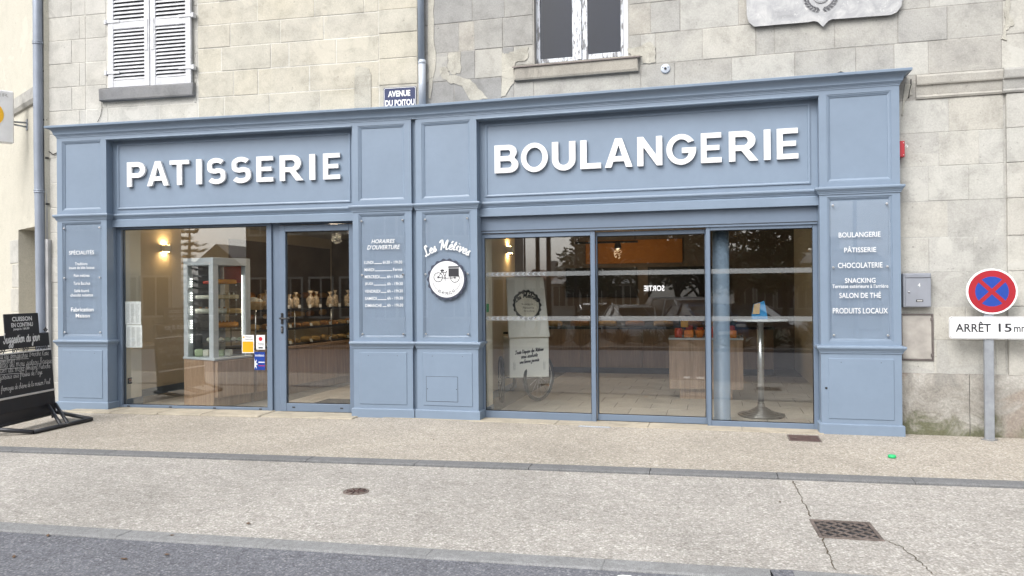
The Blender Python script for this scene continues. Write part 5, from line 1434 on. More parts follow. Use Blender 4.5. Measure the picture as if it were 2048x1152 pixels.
# ------------------------------------------------------------------ stickers and notices in the display window
SDp = GD-.0015
def sticker(px0, px1, py0, py1, m_, label, d=SDp):
    a, b_ = LP(px0, (py0+py1)/2, d)[0], LP(px1, (py0+py1)/2, d)[0]; z1, z0 = LP((px0+px1)/2, py0, d)[1], LP((px0+px1)/2, py1, d)[1]
    t = thing('sticker', label, 'sticker', ((a+b_)/2, d, z0), AL, 'payment stickers on the display window')
    m = MB(); m.box(a, b_, d-.0008, d, z0, z1); m.build('sheet', m_, t); return t, a, b_, z0, z1
def patch(par, a, b_, z0, z1, m_, nm, d=SDp-.0016): m = MB(); m.quad((a, d, z0), (b_, d, z0), (b_, d, z1), (a, d, z1)); return m.build(nm, m_, par)
t, a, b_, z0, z1 = sticker(484, 508, 670, 706, 'print_white', 'white and yellow square meal voucher sticker on the display window')
patch(t, a+.008, b_-.008, z0+.010, z0+(z1-z0)*.64, 'sticker_yellow', 'yellow_field')
patch(t, a+.012, a+.034, z1-.040, z1-.018, 'sticker_yellow', 'emblem')
m = MB(); fit_text(m, 'Chèque', a+.040, b_-.030, z1-.038, z1-.012, SDp-.0016, .01); m.build('text_line', 'ink', t); m = MB(); fit_text(m, 'Déjeuner', a+.040, b_-.012, z1-.070, z1-.046, SDp-.0016, .01); m.build('lettering', 'ink', t)
t, a, b_, z0, z1 = sticker(512.5, 530, 670, 699, 'print_white', 'white sticker with a red disc beside the yellow voucher sticker')
m = MB(); m.lathe([(.026, 0), (.026, .0008), (0, .0008)], ((a+b_)/2, SDp-.001, z1-.050), 20, 'y'); m.build('red_disc', 'sticker_red', t)
m = MB(); fit_text(m, 'Ticket', a+.022, b_-.012, z0+.062, z0+.084, SDp-.0016, .01); m.build('text_line', 'ink', t); m = MB(); fit_text(m, 'Restaurant', a+.018, b_-.012, z0+.050, z0+.058, SDp-.0016); m.build('text_line', 'ink', t); m = MB(); m.box(a+.03, b_-.03, SDp-.0016, SDp-.001, z0+.012, z0+.030); m.build('lettering', 'ink', t)
t, a, b_, z0, z1 = sticker(509, 530, 704, 740, 'sticker_blue', 'dark blue sticker with a white star under the red disc sticker')
m = MB(); fit_text(m, 'sodexo', a+.010, b_-.010, z1-.056, z1-.024, SDp-.0016, .012); m.build('text_line', 'print_white', t); m = MB()
st = [(a+.004+(.046 if i % 2 == 0 else .020)*math.cos(i*math.pi/7), SDp-.0016, z0+.075+(.075 if i % 2 == 0 else .030)*math.sin(i*math.pi/7)) for i in range(-3, 4)]
m.poly([(a, SDp-.0016, z0+.0)] + [p for p in st if p[0] > a] + [(a, SDp-.0016, z0+.15)]); m.box(a+.055, b_-.004, SDp-.0016, SDp-.0012, z0+.092, z0+.104); m.build('lettering', 'print_white', t)
patch(t, a+.055, b_-.004, z0+.050, z0+.058, 'sticker_red', 'red_stripe')
# ------------------------------------------------------------------ inside the shop
FZ = .012
def Lw(s, d): v = Matrix.Rotation(AL, 4, 'Z') @ Vector((s, d, 0)); return (v.x, v.y)
fl = sheet('shop_floor', [Lw(-4.9, .262), Lw(-.09, .262), (4.98, .262), (4.98, 6.5), (-4.9, 6.5)], FZ-.004, 'floor_grout')
tile_meshes = {}
def tile(x0, x1, y0, y1):
    m = MB(); m.box(x0+.004, x1-.004, y0+.004, y1-.004, FZ-.012, FZ+random.uniform(0, .0008), .0015); m.build('tile', 'floor_tile', fl)
def tiles(xa, xb, ya, yb, w=.45, h=.45):
    r = 0; y = ya
    while y < yb-.05:
        x = xa - (w*.5 if r % 2 else 0)
        while x < xb-.02:
            x0, x1 = max(xa, x), min(xb, x+w)
            if x1-x0 > .06: tile(x0, x1, y, min(y+h, yb))
            x += w
        y += h; r += 1
tiles(.74, 4.95, .30, 5.1); tiles(-2.3, -.90, .30, 3.4, .6, .6); tiles(-4.12, -2.95, .10, 1.4, .6, .6)
wl_ = thing('shop_walls', None, None); tag(wl_, kind='structure')
def wall(x0, x1, y0, y1, z0, z1, m_, name='wall'): m = MB(); m.box(x0, x1, y0, y1, z0, z1); return m.build(name, m_, wl_)
CE = 2.62
wall(-5.0, -4.62, .62, 6.5, 0, CE, 'beige_wall'); wall(4.75, 5.05, .30, 6.5, 0, CE, 'cream_wall'); wall(-5.0, 5.05, 6.45, 6.6, 0, CE, 'brown_wall')
m = MB(); m.box(-4.86, -4.138, .265, .56, 0, CE); 
pier = MB(); pier.add(m, lambda p: (*Lw(p[0], p[1]), p[2])); pr_ = pier.build('pier', 'cream_wall', wl_)
m = MB(); m.box(-4.132, -4.124, .262, .568, FZ, .11); sk = MB(); sk.add(m, lambda p: (*Lw(p[0], p[1]), p[2])); sk.build('skirting_board', 'skirting', wl_)
m = MB(); m.box(-.84, -.02, .262, .55, 0, CE); pier = MB(); pier.add(m, lambda p: (*Lw(p[0], p[1]), p[2])); pier.build('pier', 'cream_wall', wl_)
wall(-.02, .70, .262, .55, 0, CE, 'cream_wall', 'pier'); wall(.70, .708, .262, .555, FZ, .11, 'skirting', 'skirting_board')
wall(.10, .38, .55, 2.9, 0, CE, 'beige_wall', 'partition'); wall(.38, .388, .55, 2.9, FZ, .11, 'skirting', 'skirting_board')
wall(4.40, 4.75, .29, .50, 0, CE, 'cream_wall', 'pier'); wall(-4.62, -4.612, .62, 6.4, FZ, .12, 'skirting', 'skirting_board')
cl = MB(); cl.poly([Lw(-4.95, .28)+(CE,), Lw(-.09, .28)+(CE,), (5.05, .28, CE), (5.05, 6.6, CE), (-4.95, 6.6, CE)][::-1]); cl.build('shop_ceiling', 'ceiling_paint', kind='structure', org=(0, 3, CE))
wall(.9, 2.75, 6.41, 6.449, 2.0, 2.45, 'orange_glow_paint', 'painted_glow_panel')  # the track lamp's orange glow on the wall, painted as a panel
# sconces
def sconce(loc, rotz, label):
    t = local_thing('wall_lamp', label, 'wall lamp', loc, rotz, 'up and down wall lamps')
    m = MB(); m.box(-.065, .065, -.085, -.0, -.05, .05, .004); m.build('housing', 'plaster_white', t)
    for z in (-.0515, .0515):
        m = MB(); m.quad((-.05, -.07, z), (.05, -.07, z), (.05, -.015, z), (-.05, -.015, z)); m.build('light_opening', 'sconce_light', t)
q = XP(327, 497, -4.62); sconce(q, R_(90), 'white up-and-down wall lamp glowing warm behind the display window')
q = XP(1015, 500, .38); sconce(q, R_(90), 'white up-and-down wall lamp glowing warm above the delivery cart')

# notices on the pier and socket, behind the display window
def pier_hit(px, py):                     # the pier's right face: plane s = -4.138 in the left frame
    n = Vector((math.cos(AL), math.sin(AL), 0)); q = _hit(px, py, n, -4.138)
    return q.dot(_nL), q.z
nd = GD+.010
for y0, y1, x0, x1, lab in ((603, 649, 251, 282, 'upper printed price list sheet taped inside the display window'), (650, 695, 252, 284, 'lower printed price list sheet taped inside the display window')):
    a, b_ = LP(x0, 650, nd)[0], LP(x1, 650, nd)[0]; z1, z0 = LP(267, y0, nd)[1], LP(267, y1, nd)[1]
    t = thing('notice', lab, 'notice', ((a+b_)/2, nd, z0), AL, 'price lists in the display window')
    m = MB(); m.box(a, b_, nd, nd+.001, z0, z1); m.build('sheet', 'paper', t)
    m = MB()
    for c in range(3):
        for k in range(24):
            zz_ = z1-.035-k*.0105; q = a+.012+c*(b_-a-.02)/3
            if zz_ < z0+.012: break
            m.quad((q, nd-.0006, zz_), (q+(b_-a)/3*random.uniform(.4, .85), nd-.0006, zz_), (q+(b_-a)/3*.6, nd-.0006, zz_+.003), (q, nd-.0006, zz_+.003))
    ln_ = m.build('print', 'ink_grey', t); ln_['kind'] = 'stuff'
d0, z0 = pier_hit(257, 762)
m = MB(); m.box(-4.138, -4.126, max(d0-.04, .28), max(d0+.04, .36), z0-.04, z0+.04, .004); t = m.build('wall_socket', 'handle_black', None, 'small dark wall socket low on the cream pier', 'socket', rot=AL)
d0 = max(d0, .32)
m = MB(); m.box(-4.1255, -4.1235, d0-.025, d0+.025, z0-.025, z0+.025, .002); m.build('cover', 'steel', t)

# display cabinet at the window (rotated a little, its long counter runs into the shop)
VX = local_thing('display_cabinet', 'grey framed glass pastry cabinet with lit shelves on an oak base', 'display case', (-2.93, .125, FZ), R_(-16))
W_, D_v = .60, .60
zv0, zv1 = .61, 1.945
m = MB(); m.box(-W_, 0, 0, D_v, 0, zv0, .003); bs0 = m.build('base', 'oak', VX)
m = MB(); m.box(.001, .055, .02, D_v, .13, zv0-.012, .003); m.build('front_panel', 'oak', bs0)
m = MB(); m.box(-W_-.01, .035, -.01, D_v, zv0, zv0+.03, .004); m.build('top_slab', 'case_frame', VX)
for x, y in ((-W_, 0), (-.085, 0), (-.085, D_v-.085), (-W_, D_v-.085)):
    m = MB(); m.box(x, x+.085, y, y+.085, zv0+.03, zv1-.1, .004); m.build('post', 'case_frame', VX)
m = MB(); m.box(-W_, 0, 0, D_v, zv1-.1, zv1, .005); m.build('canopy', 'case_frame', VX)
for nm, a in (('x', None),):
    m = MB(); m.box(-W_+.085, -.085, .02, .026, zv0+.03, zv1-.1); m.build('pane', 'clear_glass', VX)
    m = MB(); m.box(-.026, -.02, .085, D_v-.085, zv0+.03, zv1-.1); m.build('pane', 'clear_glass', VX)
m = MB(); m.box(-W_+.10, -.04, D_v-.03, D_v-.02, 1.62, zv1-.1); m.build('back_sign', 'red_pack', VX)
m = MB(); m.box(-W_+.05, -W_+.056, .09, D_v-.03, zv0+.03, zv1-.1); m.build('back_panel', 'ink_grey', VX)
m = MB(); m.box(-.0515, -.0485, D_v-.1015, D_v-.0985, zv0+.06, 1.72); m.build('led_strip', 'led', VX)
for g in range(5):
    for k in range(4):
        z = zv0+.22+g*.185+k*.032; m = MB(); m.box(-W_+.088, -W_+.118, .046, .050, z, z+.007); m.build('led_bar', 'led', VX)
shz = [.835, 1.02, 1.205, 1.40, 1.60]
for z in shz:
    m = MB(); m.box(-W_+.06, -.035, .04, D_v-.03, z-.004, z+.004, .001); m.build('glass_shelf', 'clear_glass', VX)
    for x, y in ((-.045, .2), (-.045, .4)): m = MB(); m.box(x-.012, x+.012, y-.004, y+.004, z-.02, z-.004); m.build('bracket', 'steel', VX)
VM = Matrix.Translation((-2.93, .125, FZ)) @ Matrix.Rotation(R_(-16), 4, 'Z')
def vput(o, x, y, z, rz=0): o.matrix_world = VM @ Matrix.Translation((x, y, z)) @ Matrix.Rotation(rz, 4, 'Z'); return o
def log_cake(l, r, m_, m2=None):
    mb = MB(); n = 10; P = []
    for i in range(9):
        t = i/8; k = math.sin(math.pi*min(max(t, .04), .96))**.15
        P.append((-l/2+l*t, 0, r*.9))
    mb.tube(P, [r*(.86 if i in (0, 8) else 1) for i in range(9)], 14)
    mb.v = [(x, y, max(z, 0)) for x, y, z in mb.v]
    if m2:
        for i in range(5): 
            mb.mi = 1; mb.lathe([(.0, 0), (.016, .004), (.013, .018), (0, .024)], (-l*.35+i*l*.17, 0, r*1.84), 8)
    return mb
def cake(mb, name, mats, label, x, y, z, rz=0, cat='pastry', group='cakes in the lit cabinet'):
    o = mb.build(name, mats, None, label, cat, group, org=(0, 0, 0)); vput(o, x, y, z, rz); return o
cake(log_cake(.30, .034, 0), 'log_cake', ['orange_glaze'], 'shiny orange glazed log cake on the topmost cabinet shelf', -.22, .36, shz[4]+.004, 1.2)
cake(log_cake(.16, .022, 0), 'eclair', ['red_pack'], 'dark pink eclair beside the topmost orange log cake', -.40, .25, shz[4]+.004, .4)
m = MB(); m.box(-.17, .17, -.06, .06, 0, .055, .008); m.mi = 1
for i in range(5): m.lathe([(.014, 0), (.012, .02), (0, .03)], (-.12+i*.06, 0, .055), 8)
cake(m, 'layer_cake', ['sponge', 'cream_cake'], 'pale layered cake with small toppings on the second cabinet shelf', -.20, .34, shz[3]+.004, 1.2)
m = MB(); m.box(-.13, .13, -.05, .05, 0, .05, .01); cake(m, 'layer_cake', ['cream_cake'], 'white rectangular cake at the left of the second cabinet shelf', -.42, .22, shz[3]+.004, .7)
cake(log_cake(.44, .036, 0, 1), 'log_cake', ['cream_cake', 'crust'], 'long white log cake on the third cabinet shelf', -.34, .26, shz[2]+.004, .9)
cake(log_cake(.18, .036, 0), 'log_cake', ['crust_pale'], 'golden log cake at the right of the third cabinet shelf', -.13, .43, shz[2]+.004, 1.0)
cake(log_cake(.28, .036, 0, 1), 'log_cake', ['orange_glaze', 'crust'], 'orange brown log cake on the fourth cabinet shelf', -.20, .38, shz[1]+.004, 1.2)
for i in range(6):
    m = MB(); m.lathe([(0, 0), (.034, .004), (.04, .02), (.034, .04), (0, .052)], seg=12); cake(m, 'cream_puff', ['green_icing' if i % 2 else 'cream_cake'], 'pale round cream puff on the fifth cabinet shelf', -.36+.06*i, .22+.05*i, shz[0]+.004, 0)
for i in range(9):
    m = MB(); w = random.uniform(.035, .055); m.box(-w, w, -w*.8, w*.8, 0, random.uniform(.05, .1), .016); cake(m, 'wrapped_pastry', [('green_icing', 'cream_cake', 'sponge')[i % 3]], 'small wrapped pastry standing on the cabinet floor', -.42+.085*(i % 5), .10+.12*(i//5)+.05*(i % 5), zv0+.031, random.uniform(0, 1))

# counter behind the door, with its glass display
VM = Matrix.Translation((-2.80, .14, FZ)) @ Matrix.Rotation(R_(-6.5), 4, 'Z')
CT = local_thing('sales_counter', 'long oak sales counter with glass pastry display behind the door', 'counter', (-2.80, .14, FZ), R_(-6.5))
y0, y1 = D_v+.02, 3.35
m = MB(); m.box(-.78, -.02, y0, y1, 0, .12, .003); m.build('plinth', 'oak_dark', CT)
jy = [y0, 1.5, 2.42, y1]
for a, b_ in zip(jy[:-1], jy[1:]): m = MB(); m.box(-.78, .030, a+.002, b_-.002, .125, .66, .003); m.build('front_panel', 'oak', CT)
m = MB(); m.box(-.80, .04, y0, y1, .662, .70, .004); m.build('worktop', 'oak', CT)
m = MB(); m.box(-.76, -.03, y0+.02, y1-.02, .702, .72, .002); m.build('tray', 'black_metal', CT)
for z in (.96, 1.24): m = MB(); m.box(-.50, .0, y0+.02, y1-.02, z-.005, z+.005, .002); m.build('glass_shelf', 'clear_glass', CT)
for z in (.955, 1.235): m = MB(); m.box(.0, .012, y0+.02, y1-.02, z-.02, z+.012, .002); m.build('shelf_edge', 'black_metal', CT)
m = MB(); m.box(.002, .008, y0+.02, y1-.02, .72, .932); m.build('pane', 'clear_glass', CT); m = MB(); m.box(.002, .008, y0+.02, y1-.02, .97, 1.21); m.build('pane', 'clear_glass', CT)
for yy in (y0+.03, 1.5, 2.42, y1-.03):
    m = MB(); m.tube([(-.02, yy, .7), (-.02, yy, 1.24)], .009, 8); m.build('upright', 'steel', CT)
def loaf(l, r, cuts=True):
    mb = MB(); P = [(-l/2+l*i/8, 0, r*.75) for i in range(9)]
    mb.tube(P, [r*(.35+.65*math.sin(math.pi*(.1+.8*i/8))**.6) for i in range(9)], 12); mb.v = [(x, y, max(0, z)) for x, y, z in mb.v]
    return mb
nn = 0
for z, m_, lab in ((.725, 'crust_pale', 'small golden pastry in the bottom row of the counter display'), (.966, 'crust', 'brown pastry in the upper row of the counter display')):
    for i in range(11):
        m = loaf(random.uniform(.13, .19), random.uniform(.035, .05)); o = m.build('pastry', 'crust_pale' if (i*7 % 3 == 0) else m_, None, lab, 'pastry', 'pastries in the counter display', org=(0, 0, 0))
        vput(o, -.14, y0+.14+i*.235, z, random.uniform(-.5, .5))
    for i in range(5):
        m = MB(); m.prism([(-.03, 0), (.03, 0), (.03, .045), (-.03, .045)], (0, .002)); m.v = [(x, y+z*.3, z) for x, y, z in m.v]
        o = m.build('price_card', 'paper', None, 'small white price card in the counter display', 'card', 'price cards in the counter display', org=(0, 0, 0)); vput(o, -.03, y0+.3+i*.5, z+.002, R_(90))
for i in range(9):
    m = MB(); h = random.uniform(.20, .28); w = random.uniform(.05, .07)
    m.lathe([(w*.8, 0), (w, .03), (w*1.05, h*.45), (w*.75, h*.65), (w*.2, h*.74), (w*.25, h*.8), (w*.7, h)], seg=9)
    m.v = [(x*(1+.2*math.sin(z*40+i)), y*.7, z) for x, y, z in m.v]
    o = m.build('biscuit_bag', 'bag_plastic', None, 'tied clear bag of biscuits standing on the counter top shelf', 'bag', 'biscuit bags on the counter', org=(0, 0, 0)); vput(o, -.22-.08*(i % 2), y0+.5+i*.26, 1.246, random.uniform(0, 3))
    m = MB(); m.box(-.03, .03, -.001, .001, 0, .05); o = m.build('price_card', 'paper', None, 'small white price card in front of the biscuit bags', 'card', 'price cards before the bags', org=(0, 0, 0)); vput(o, -.04, y0+.5+i*.26, 1.246, R_(90))
m = MB(); m.lathe([(.11, 0), (.15, .10), (.155, .11), (.14, .11), (.10, .015), (0, .012)], seg=18); o = m.build('basket', 'card_wood', None, 'wicker basket on the counter top beside the cabinet', 'basket', org=(0, 0, 0)); vput(o, -.2, y0+.22, 1.246)
for i in range(4):
    m = loaf(.16, .04); o = m.build('bread_roll', 'cream_cake', None, 'floury bread roll piled in the wicker basket', 'bread roll', 'rolls in the basket', org=(0, 0, 0)); vput(o, -.2+.05*math.cos(i*1.7), y0+.22+.05*math.sin(i*1.7), 1.246+.085+.02*(i == 3), i)
# bread rack with wrought iron on the wall behind the counter
RK = local_thing('bread_rack', 'dark wall rack with wrought iron scrolls behind the sales counter', 'shelf', (-4.60, 4.6, FZ), R_(-90))
m = MB(); m.box(-1.75, 1.75, -.02, .0, .9, 2.4); m.build('back_board', 'brown_wall', RK)
for z in (1.0, 1.35, 1.7, 2.05): m = MB(); m.box(-1.7, 1.7, -.36, -.02, z-.015, z+.015, .003); m.build('shelf_board', 'oak_dark', RK)
for x in (-1.7, 0, 1.7): m = MB(); m.box(x-.02, x+.02, -.36, -.02, .0, 2.4, .003); m.build('upright', 'wrought_iron', RK)
for x in (-1.2, -.5, .5, 1.2):
    for z in (1.52, 1.88):
        P = [(x+.14*(1-k/34)*math.cos(k*.5), -.37, z+.12*(1-k/34)*math.sin(k*.5)) for k in range(30)]
        m = MB(); m.tube(P, .008, 6); m.build('scroll', 'wrought_iron', RK)
for i in range(12):
    m = loaf(random.uniform(.3, .42), random.uniform(.05, .075)); o = m.build('loaf', ('crust', 'crust_pale')[i % 2], None, 'crusty loaf lying on the dark bread rack', 'bread', 'loaves on the rack', org=(0, 0, 0))
    o.location = (-4.43, 3.2+(i % 6)*.5, FZ+(1.015 if i < 6 else 1.365)); o.rotation_euler = (0, 0, R_(random.uniform(60, 120)))
m = MB(); m.box(-.5, .5, -.32, .32, 0, .006, .002); o = m.build('door_mat', 'floor_mat', None, 'dark door mat on the floor behind the glazed door', 'mat', org=(0, 0, 0)); o.location = (-1.35, .85, FZ+.001)

# back counter of the bakery half
BC = local_thing('bread_counter', 'long dark oak bread counter at the back of the bakery', 'counter', (2.1, 5.15, FZ), R_(3))
xs_ = [-2.2, -1.1, 0, 1.1, 2.2]
for a, b_ in zip(xs_[:-1], xs_[1:]): m = MB(); m.box(a+.002, b_-.002, 0, .7, .10, .78, .003); m.build('front_panel', 'oak_dark', BC)
m = MB(); m.box(-2.2, 2.2, .05, .7, 0, .10); m.build('plinth', 'black_metal', BC)
m = MB(); m.box(-2.22, 2.22, -.02, .7, .782, .82, .004); m.build('worktop', 'black_metal', BC)
m = MB(); m.box(-2.2, 2.2, .0, .008, .822, 1.12); m.build('pane', 'clear_glass', BC)
for i in range(7):
    m = loaf(.34, .06); o = m.build('loaf', ('crust_pale', 'crust')[i % 2], None, 'crusty loaf on the bread counter behind its low glass', 'bread', 'loaves on the bread counter', org=(0, 0, 0)); o.location = (.45+i*.5, 5.38, FZ+.822); o.rotation_euler = (0, 0, random.uniform(-.4, .4))
for i, (x0, x1) in enumerate(((.5, 1.9), (2.1, 3.6))):
    m = MB(); m.box(x0, x1, 6.40, 6.44, 1.35, 1.92, .004); m.build('menu_board', 'chalkboard', None, ('left', 'right')[i] + ' black menu board on the back wall of the bakery', 'menu board')
t = local_thing('ceiling_track_lamp', 'black track lamp with one spot head under the bakery ceiling', 'lamp', (1.5, 5.0, CE), 0)
m = MB(); m.box(-.55, .55, -.02, .02, -.31, -.27, .003); m.build('track', 'black_metal', t)
for x in (-.5, .5): m = MB(); m.tube([(x, 0, 0), (x, 0, -.28)], .006, 6); m.build('rod', 'black_metal', t)
m = MB(); m.lathe([(.03, -.42), (.06, -.40), (.055, -.32), (.02, -.30)], (.2, 0, 0), 12); m.build('spot_head', 'black_metal', t)
def lamp_light(par, loc, w, c):
    ld = bpy.data.lights.new('lamp_light', 'POINT'); ld.energy = w; ld.color = c; ld.shadow_soft_size = .08
    lo = bpy.data.objects.new('lamp_light', ld); col.objects.link(lo); lo.parent = par; lo.location = loc
lamp_light(t, (.2, 0, -.5), 9, (1.0, .74, .46))
t = local_thing('ceiling_track_lamp', 'black track lamp added for light over the sales counter', 'lamp', (-2.0, 1.7, CE), R_(90))  # lamp added to brighten the counter side, suggested only by an orange glow
m = MB(); m.box(-.8, .8, -.02, .02, -.14, -.10, .003); m.build('track', 'black_metal', t)
for x in (-.7, .7): m = MB(); m.tube([(x, 0, 0), (x, 0, -.11)], .006, 6); m.build('rod', 'black_metal', t)
for x in (-.45, .45): m = MB(); m.lathe([(.03, -.26), (.06, -.24), (.055, -.16), (.02, -.13)], (x, 0, 0), 12); m.build('spot_head', 'black_metal', t)
lamp_light(t, (0, 0, -.34), 20, (1.0, .80, .58))

# blue round column behind the right panel
m = MB(); m.lathe([(.098, 0), (.098, .05), (.09, .055), (.09, CE-FZ)], seg=32); o = m.build('round_column', 'blue_paint', None, 'blue painted round column just behind the right glass panel', 'column', org=(0, 0, 0)); o.location = (3.40, .42, FZ)

# oak display stand with red jars
ST = local_thing('display_stand', 'oak display block on a recessed plinth in the middle of the bakery', 'display stand', (3.21, 2.12, FZ), R_(2))
m = MB(); m.box(-.48, .48, -.02, .60, .14, .80, .004); m.build('body', 'oak', ST)
m = MB(); m.box(-.345, .345, .06, .5, 0, .14, .003); m.build('plinth', 'oak', ST)
m = MB(); frame_bars(m, -.48, .48, 0, 1, .02, .02, .0, .0, 0, 1) if False else m.box(-.485, .485, -.025, .605, .802, .825, .003); m.build('tray', 'case_frame', ST)
m = MB(); m.box(-.48, .48, -.02, -.014, .826, .88); m.build('pane', 'clear_glass', ST)
for i in range(12):
    x, y = -.36+.14*(i % 6), .10+.24*(i//6); m = MB()
    k = i % 4
    if k == 0: m.lathe([(.05, 0), (.052, .01), (.052, .09), (.04, .10), (.046, .102), (.046, .125), (0, .125)], seg=14)
    elif k == 1: m.box(-.06, .06, -.04, .04, 0, .10, .006)
    elif k == 2: m.lathe([(.04, 0), (.06, .09), (.062, .10), (.05, .10), (0, .095)], seg=14)
    else: m.box(-.045, .045, -.035, .035, 0, .15, .008)
    nm, lab = (('jam_jar', 'red'), ('gift_box', 'orange'), ('flower_pot', 'orange'), ('tea_tin', 'red'))[k]
    o = m.build(nm, lab+'_pack', None, {'jam_jar': 'lidded red jam jar on the oak display stand', 'gift_box': 'low orange gift box on the oak display stand', 'flower_pot': 'small orange pot on the oak display stand', 'tea_tin': 'upright red tin on the oak display stand'}[nm], nm.replace('_', ' '), nm.replace('_', ' ')+'s on the display stand', org=(0, 0, 0))
    o.location = (3.21+x, 2.12+y, FZ+.826)
for i, (x, y) in enumerate(((-.33, .40), (.36, .36))):
    mb = MB()
    for k in range(26):
        a = random.uniform(0, 6.28); l = random.uniform(.08, .18); e = random.uniform(.5, 1.3); tx, ty = math.cos(a), math.sin(a)
        p = (tx*l*math.cos(e), ty*l*math.cos(e), .02+l*math.sin(e)); mb.poly([(0, 0, .02), (p[0]*.6-ty*.012, p[1]*.6+tx*.012, p[2]*.7), p, (p[0]*.6+ty*.012, p[1]*.6-tx*.012, p[2]*.7)])
    o = mb.build('potted_plant', 'leaf_mid', None, ('leafy plant at the left end of the oak display stand', 'leafy plant at the right end of the oak display stand')[i], 'plant', org=(0, 0, 0)); o.location = (3.21+x, 2.12+y, FZ+.926)
m = MB(); m.box(-.05, .05, -.02, .02, 0, .09, .004); o = m.build('price_card', 'sticker_yellow', None, 'yellow card standing at the left of the oak display stand', 'card', org=(0, 0, 0)); o.location = (2.93, 2.3, FZ+.96)

# stand-up table with leaflets
TB = local_thing('bar_table', 'steel stand-up table with ribbed dome base behind the right panel', 'table', (3.84, .90, FZ))
prof = [(.245, 0), (.248, .012)]
for i in range(7):
    t_ = i/7; r = .235*(1-t_)**1.25+.03; z = .018+.115*t_**1.4; prof += [(r, z), (r-.008, z+.010)]
prof += [(.038, .15), (.034, .17)]
m = MB(); m.lathe(prof, seg=40, smooth=False); m.build('base', 'steel_dark', TB)
m = MB(); m.tube([(0, 0, .14), (0, 0, 1.10)], .036, 20); m.build('column', 'steel', TB)
m = MB(); m.lathe([(.04, 1.09), (.12, 1.10), (.30, 1.105), (.305, 1.112), (.30, 1.125), (0, 1.125)], seg=40); m.build('table_top', 'case_frame', TB)
t = local_thing('leaflet_holder', 'blue leaflet holder with wooden front standing on the steel table', 'leaflet holder', (3.80, .93, FZ+1.126), R_(8))
m = MB(); m.v += [(-.05, 0, 0), (.13, 0, 0), (.13, .10, 0), (-.05, .10, 0), (-.02, .05, .17), (.10, .05, .21), (.10, .07, .21), (-.02, .07, .17)]
for f in ((0,3,2,1),(4,5,6,7),(0,1,5,4),(1,2,6,5),(2,3,7,6),(3,0,4,7)): m.face(f)
m.build('back', 'leaflet_blue', t)
m = MB(); m.v += [(-.045, -.004, .06), (.035, -.004, .06), (.05, .035, .19), (-.02, .035, .17)]; m.face((0,1,2,3)); m.build('leaflet', 'card_wood', t)

# delivery tricycle with its box
CR = local_thing('delivery_tricycle', 'white delivery tricycle box with raised lid behind the left sliding panel', 'cargo tricycle', (.98, 1.30, FZ), R_(25))
m = MB(); m.box(-.262, .262, 0, .50, .345, .862, .006); bx_ = m.build('box', 'cart_white', CR)
lean = lambda x, y, z: (x*(1-.10*(z-.86)), y+(z-.86)*.36, z)
m = MB(); m.box(-.275, .275, -.035, .02, .868, 1.66, .01); m.v = [lean(*p) for p in m.v]; lid = m.build('lid', 'cart_white', CR)
m = MB(); zc_ = 1.29; rb = .205; badge_back(m, rb, lambda p: (p[0], zc_+p[1]), -.041, -.036); m.v = [lean(*p) for p in m.v]; m.build('badge', 'badge_grey', lid)
m = MB(); m.lathe([(rb*.81, 0), (rb*.81, .002), (0, .002)], (0, -.041, zc_), 40, 'y'); m.v = [lean(*p) for p in m.v]; m.build('badge_face', 'cream_cake', lid)
m = MB(); arc_script(m, 'Les Métives', rb*1.0, R_(90), R_(95), .34, lambda p: (p[0], -.0445, zc_-rb*.52+p[1]), .35)
for k, wd in enumerate(('Boulangerie', 'Pâtisserie', 'Snacking')): fit_text(m, wd, -.075+.012*k, .085+.006*k, zc_-.005-k*.045, zc_+.024-k*.045, -.0445)
m.v = [lean(*p) for p in m.v]; m.build('lettering', 'ink', lid)
m = MB()
for k, (wd, x0, x1, z) in enumerate((("Toute l'équipe des Métives", -.19, .19, .67), ('vous souhaite', -.11, .11, .605), ('une bonne journée', -.13, .13, .54))):
    W = script_width(wd, 1.0); h = (x1-x0)/W; script(m, wd, lambda p: (x0+p[0], -.002, z+p[1]*1.35+(p[0]-(x1-x0)/2)*.12), h, .0085, .2, .3, k)
m.build('lettering', 'ink', bx_)
m = MB()
for sx in (-.20, .20):
    for k in range(5):
        for q in (-1, 1): ribbon(m, [(sx, .44+k*.02), (sx+q*.012, .455+k*.02), (sx+q*.006, .475+k*.02)], [.002, .004, .001], lambda p: (p[0], -.002, p[1]))
m.build('wheat_print', 'ink_grey', bx_)
def wheel(par, c, r, an):
    u = Vector((math.sin(an), math.cos(an), 0)); ax = Vector((math.cos(an), -math.sin(an), 0)); c = Vector(c)
    m = MB(); m.tube([tuple(c+u*r*math.cos(2*math.pi*i/36)+Vector((0, 0, 1))*r*math.sin(2*math.pi*i/36)) for i in range(36)], .026, 8, closed=True); w = m.build('wheel', 'rubber', par)
    m = MB(); m.tube([tuple(c+u*(r-.026)*math.cos(2*math.pi*i/36)+Vector((0, 0, 1))*(r-.026)*math.sin(2*math.pi*i/36)) for i in range(36)], .010, 6, closed=True)
    for i in range(14): a = 2*math.pi*i/14; m.tube([tuple(c), tuple(c+u*(r-.03)*math.cos(a)+Vector((0, 0, 1))*(r-.03)*math.sin(a))], .0025, 4)
    m.build('rim', 'steel', w)
    m = MB(); m.tube([tuple(c-ax*.04), tuple(c+ax*.04)], .02, 8); m.build('hub', 'steel', w)
wheel(CR, (.17, .20, .325), .30, R_(50)); wheel(CR, (-.34, .20, .305), .285, R_(5)); wheel(CR, (0, 1.35, .305), .285, 0)
m = MB()
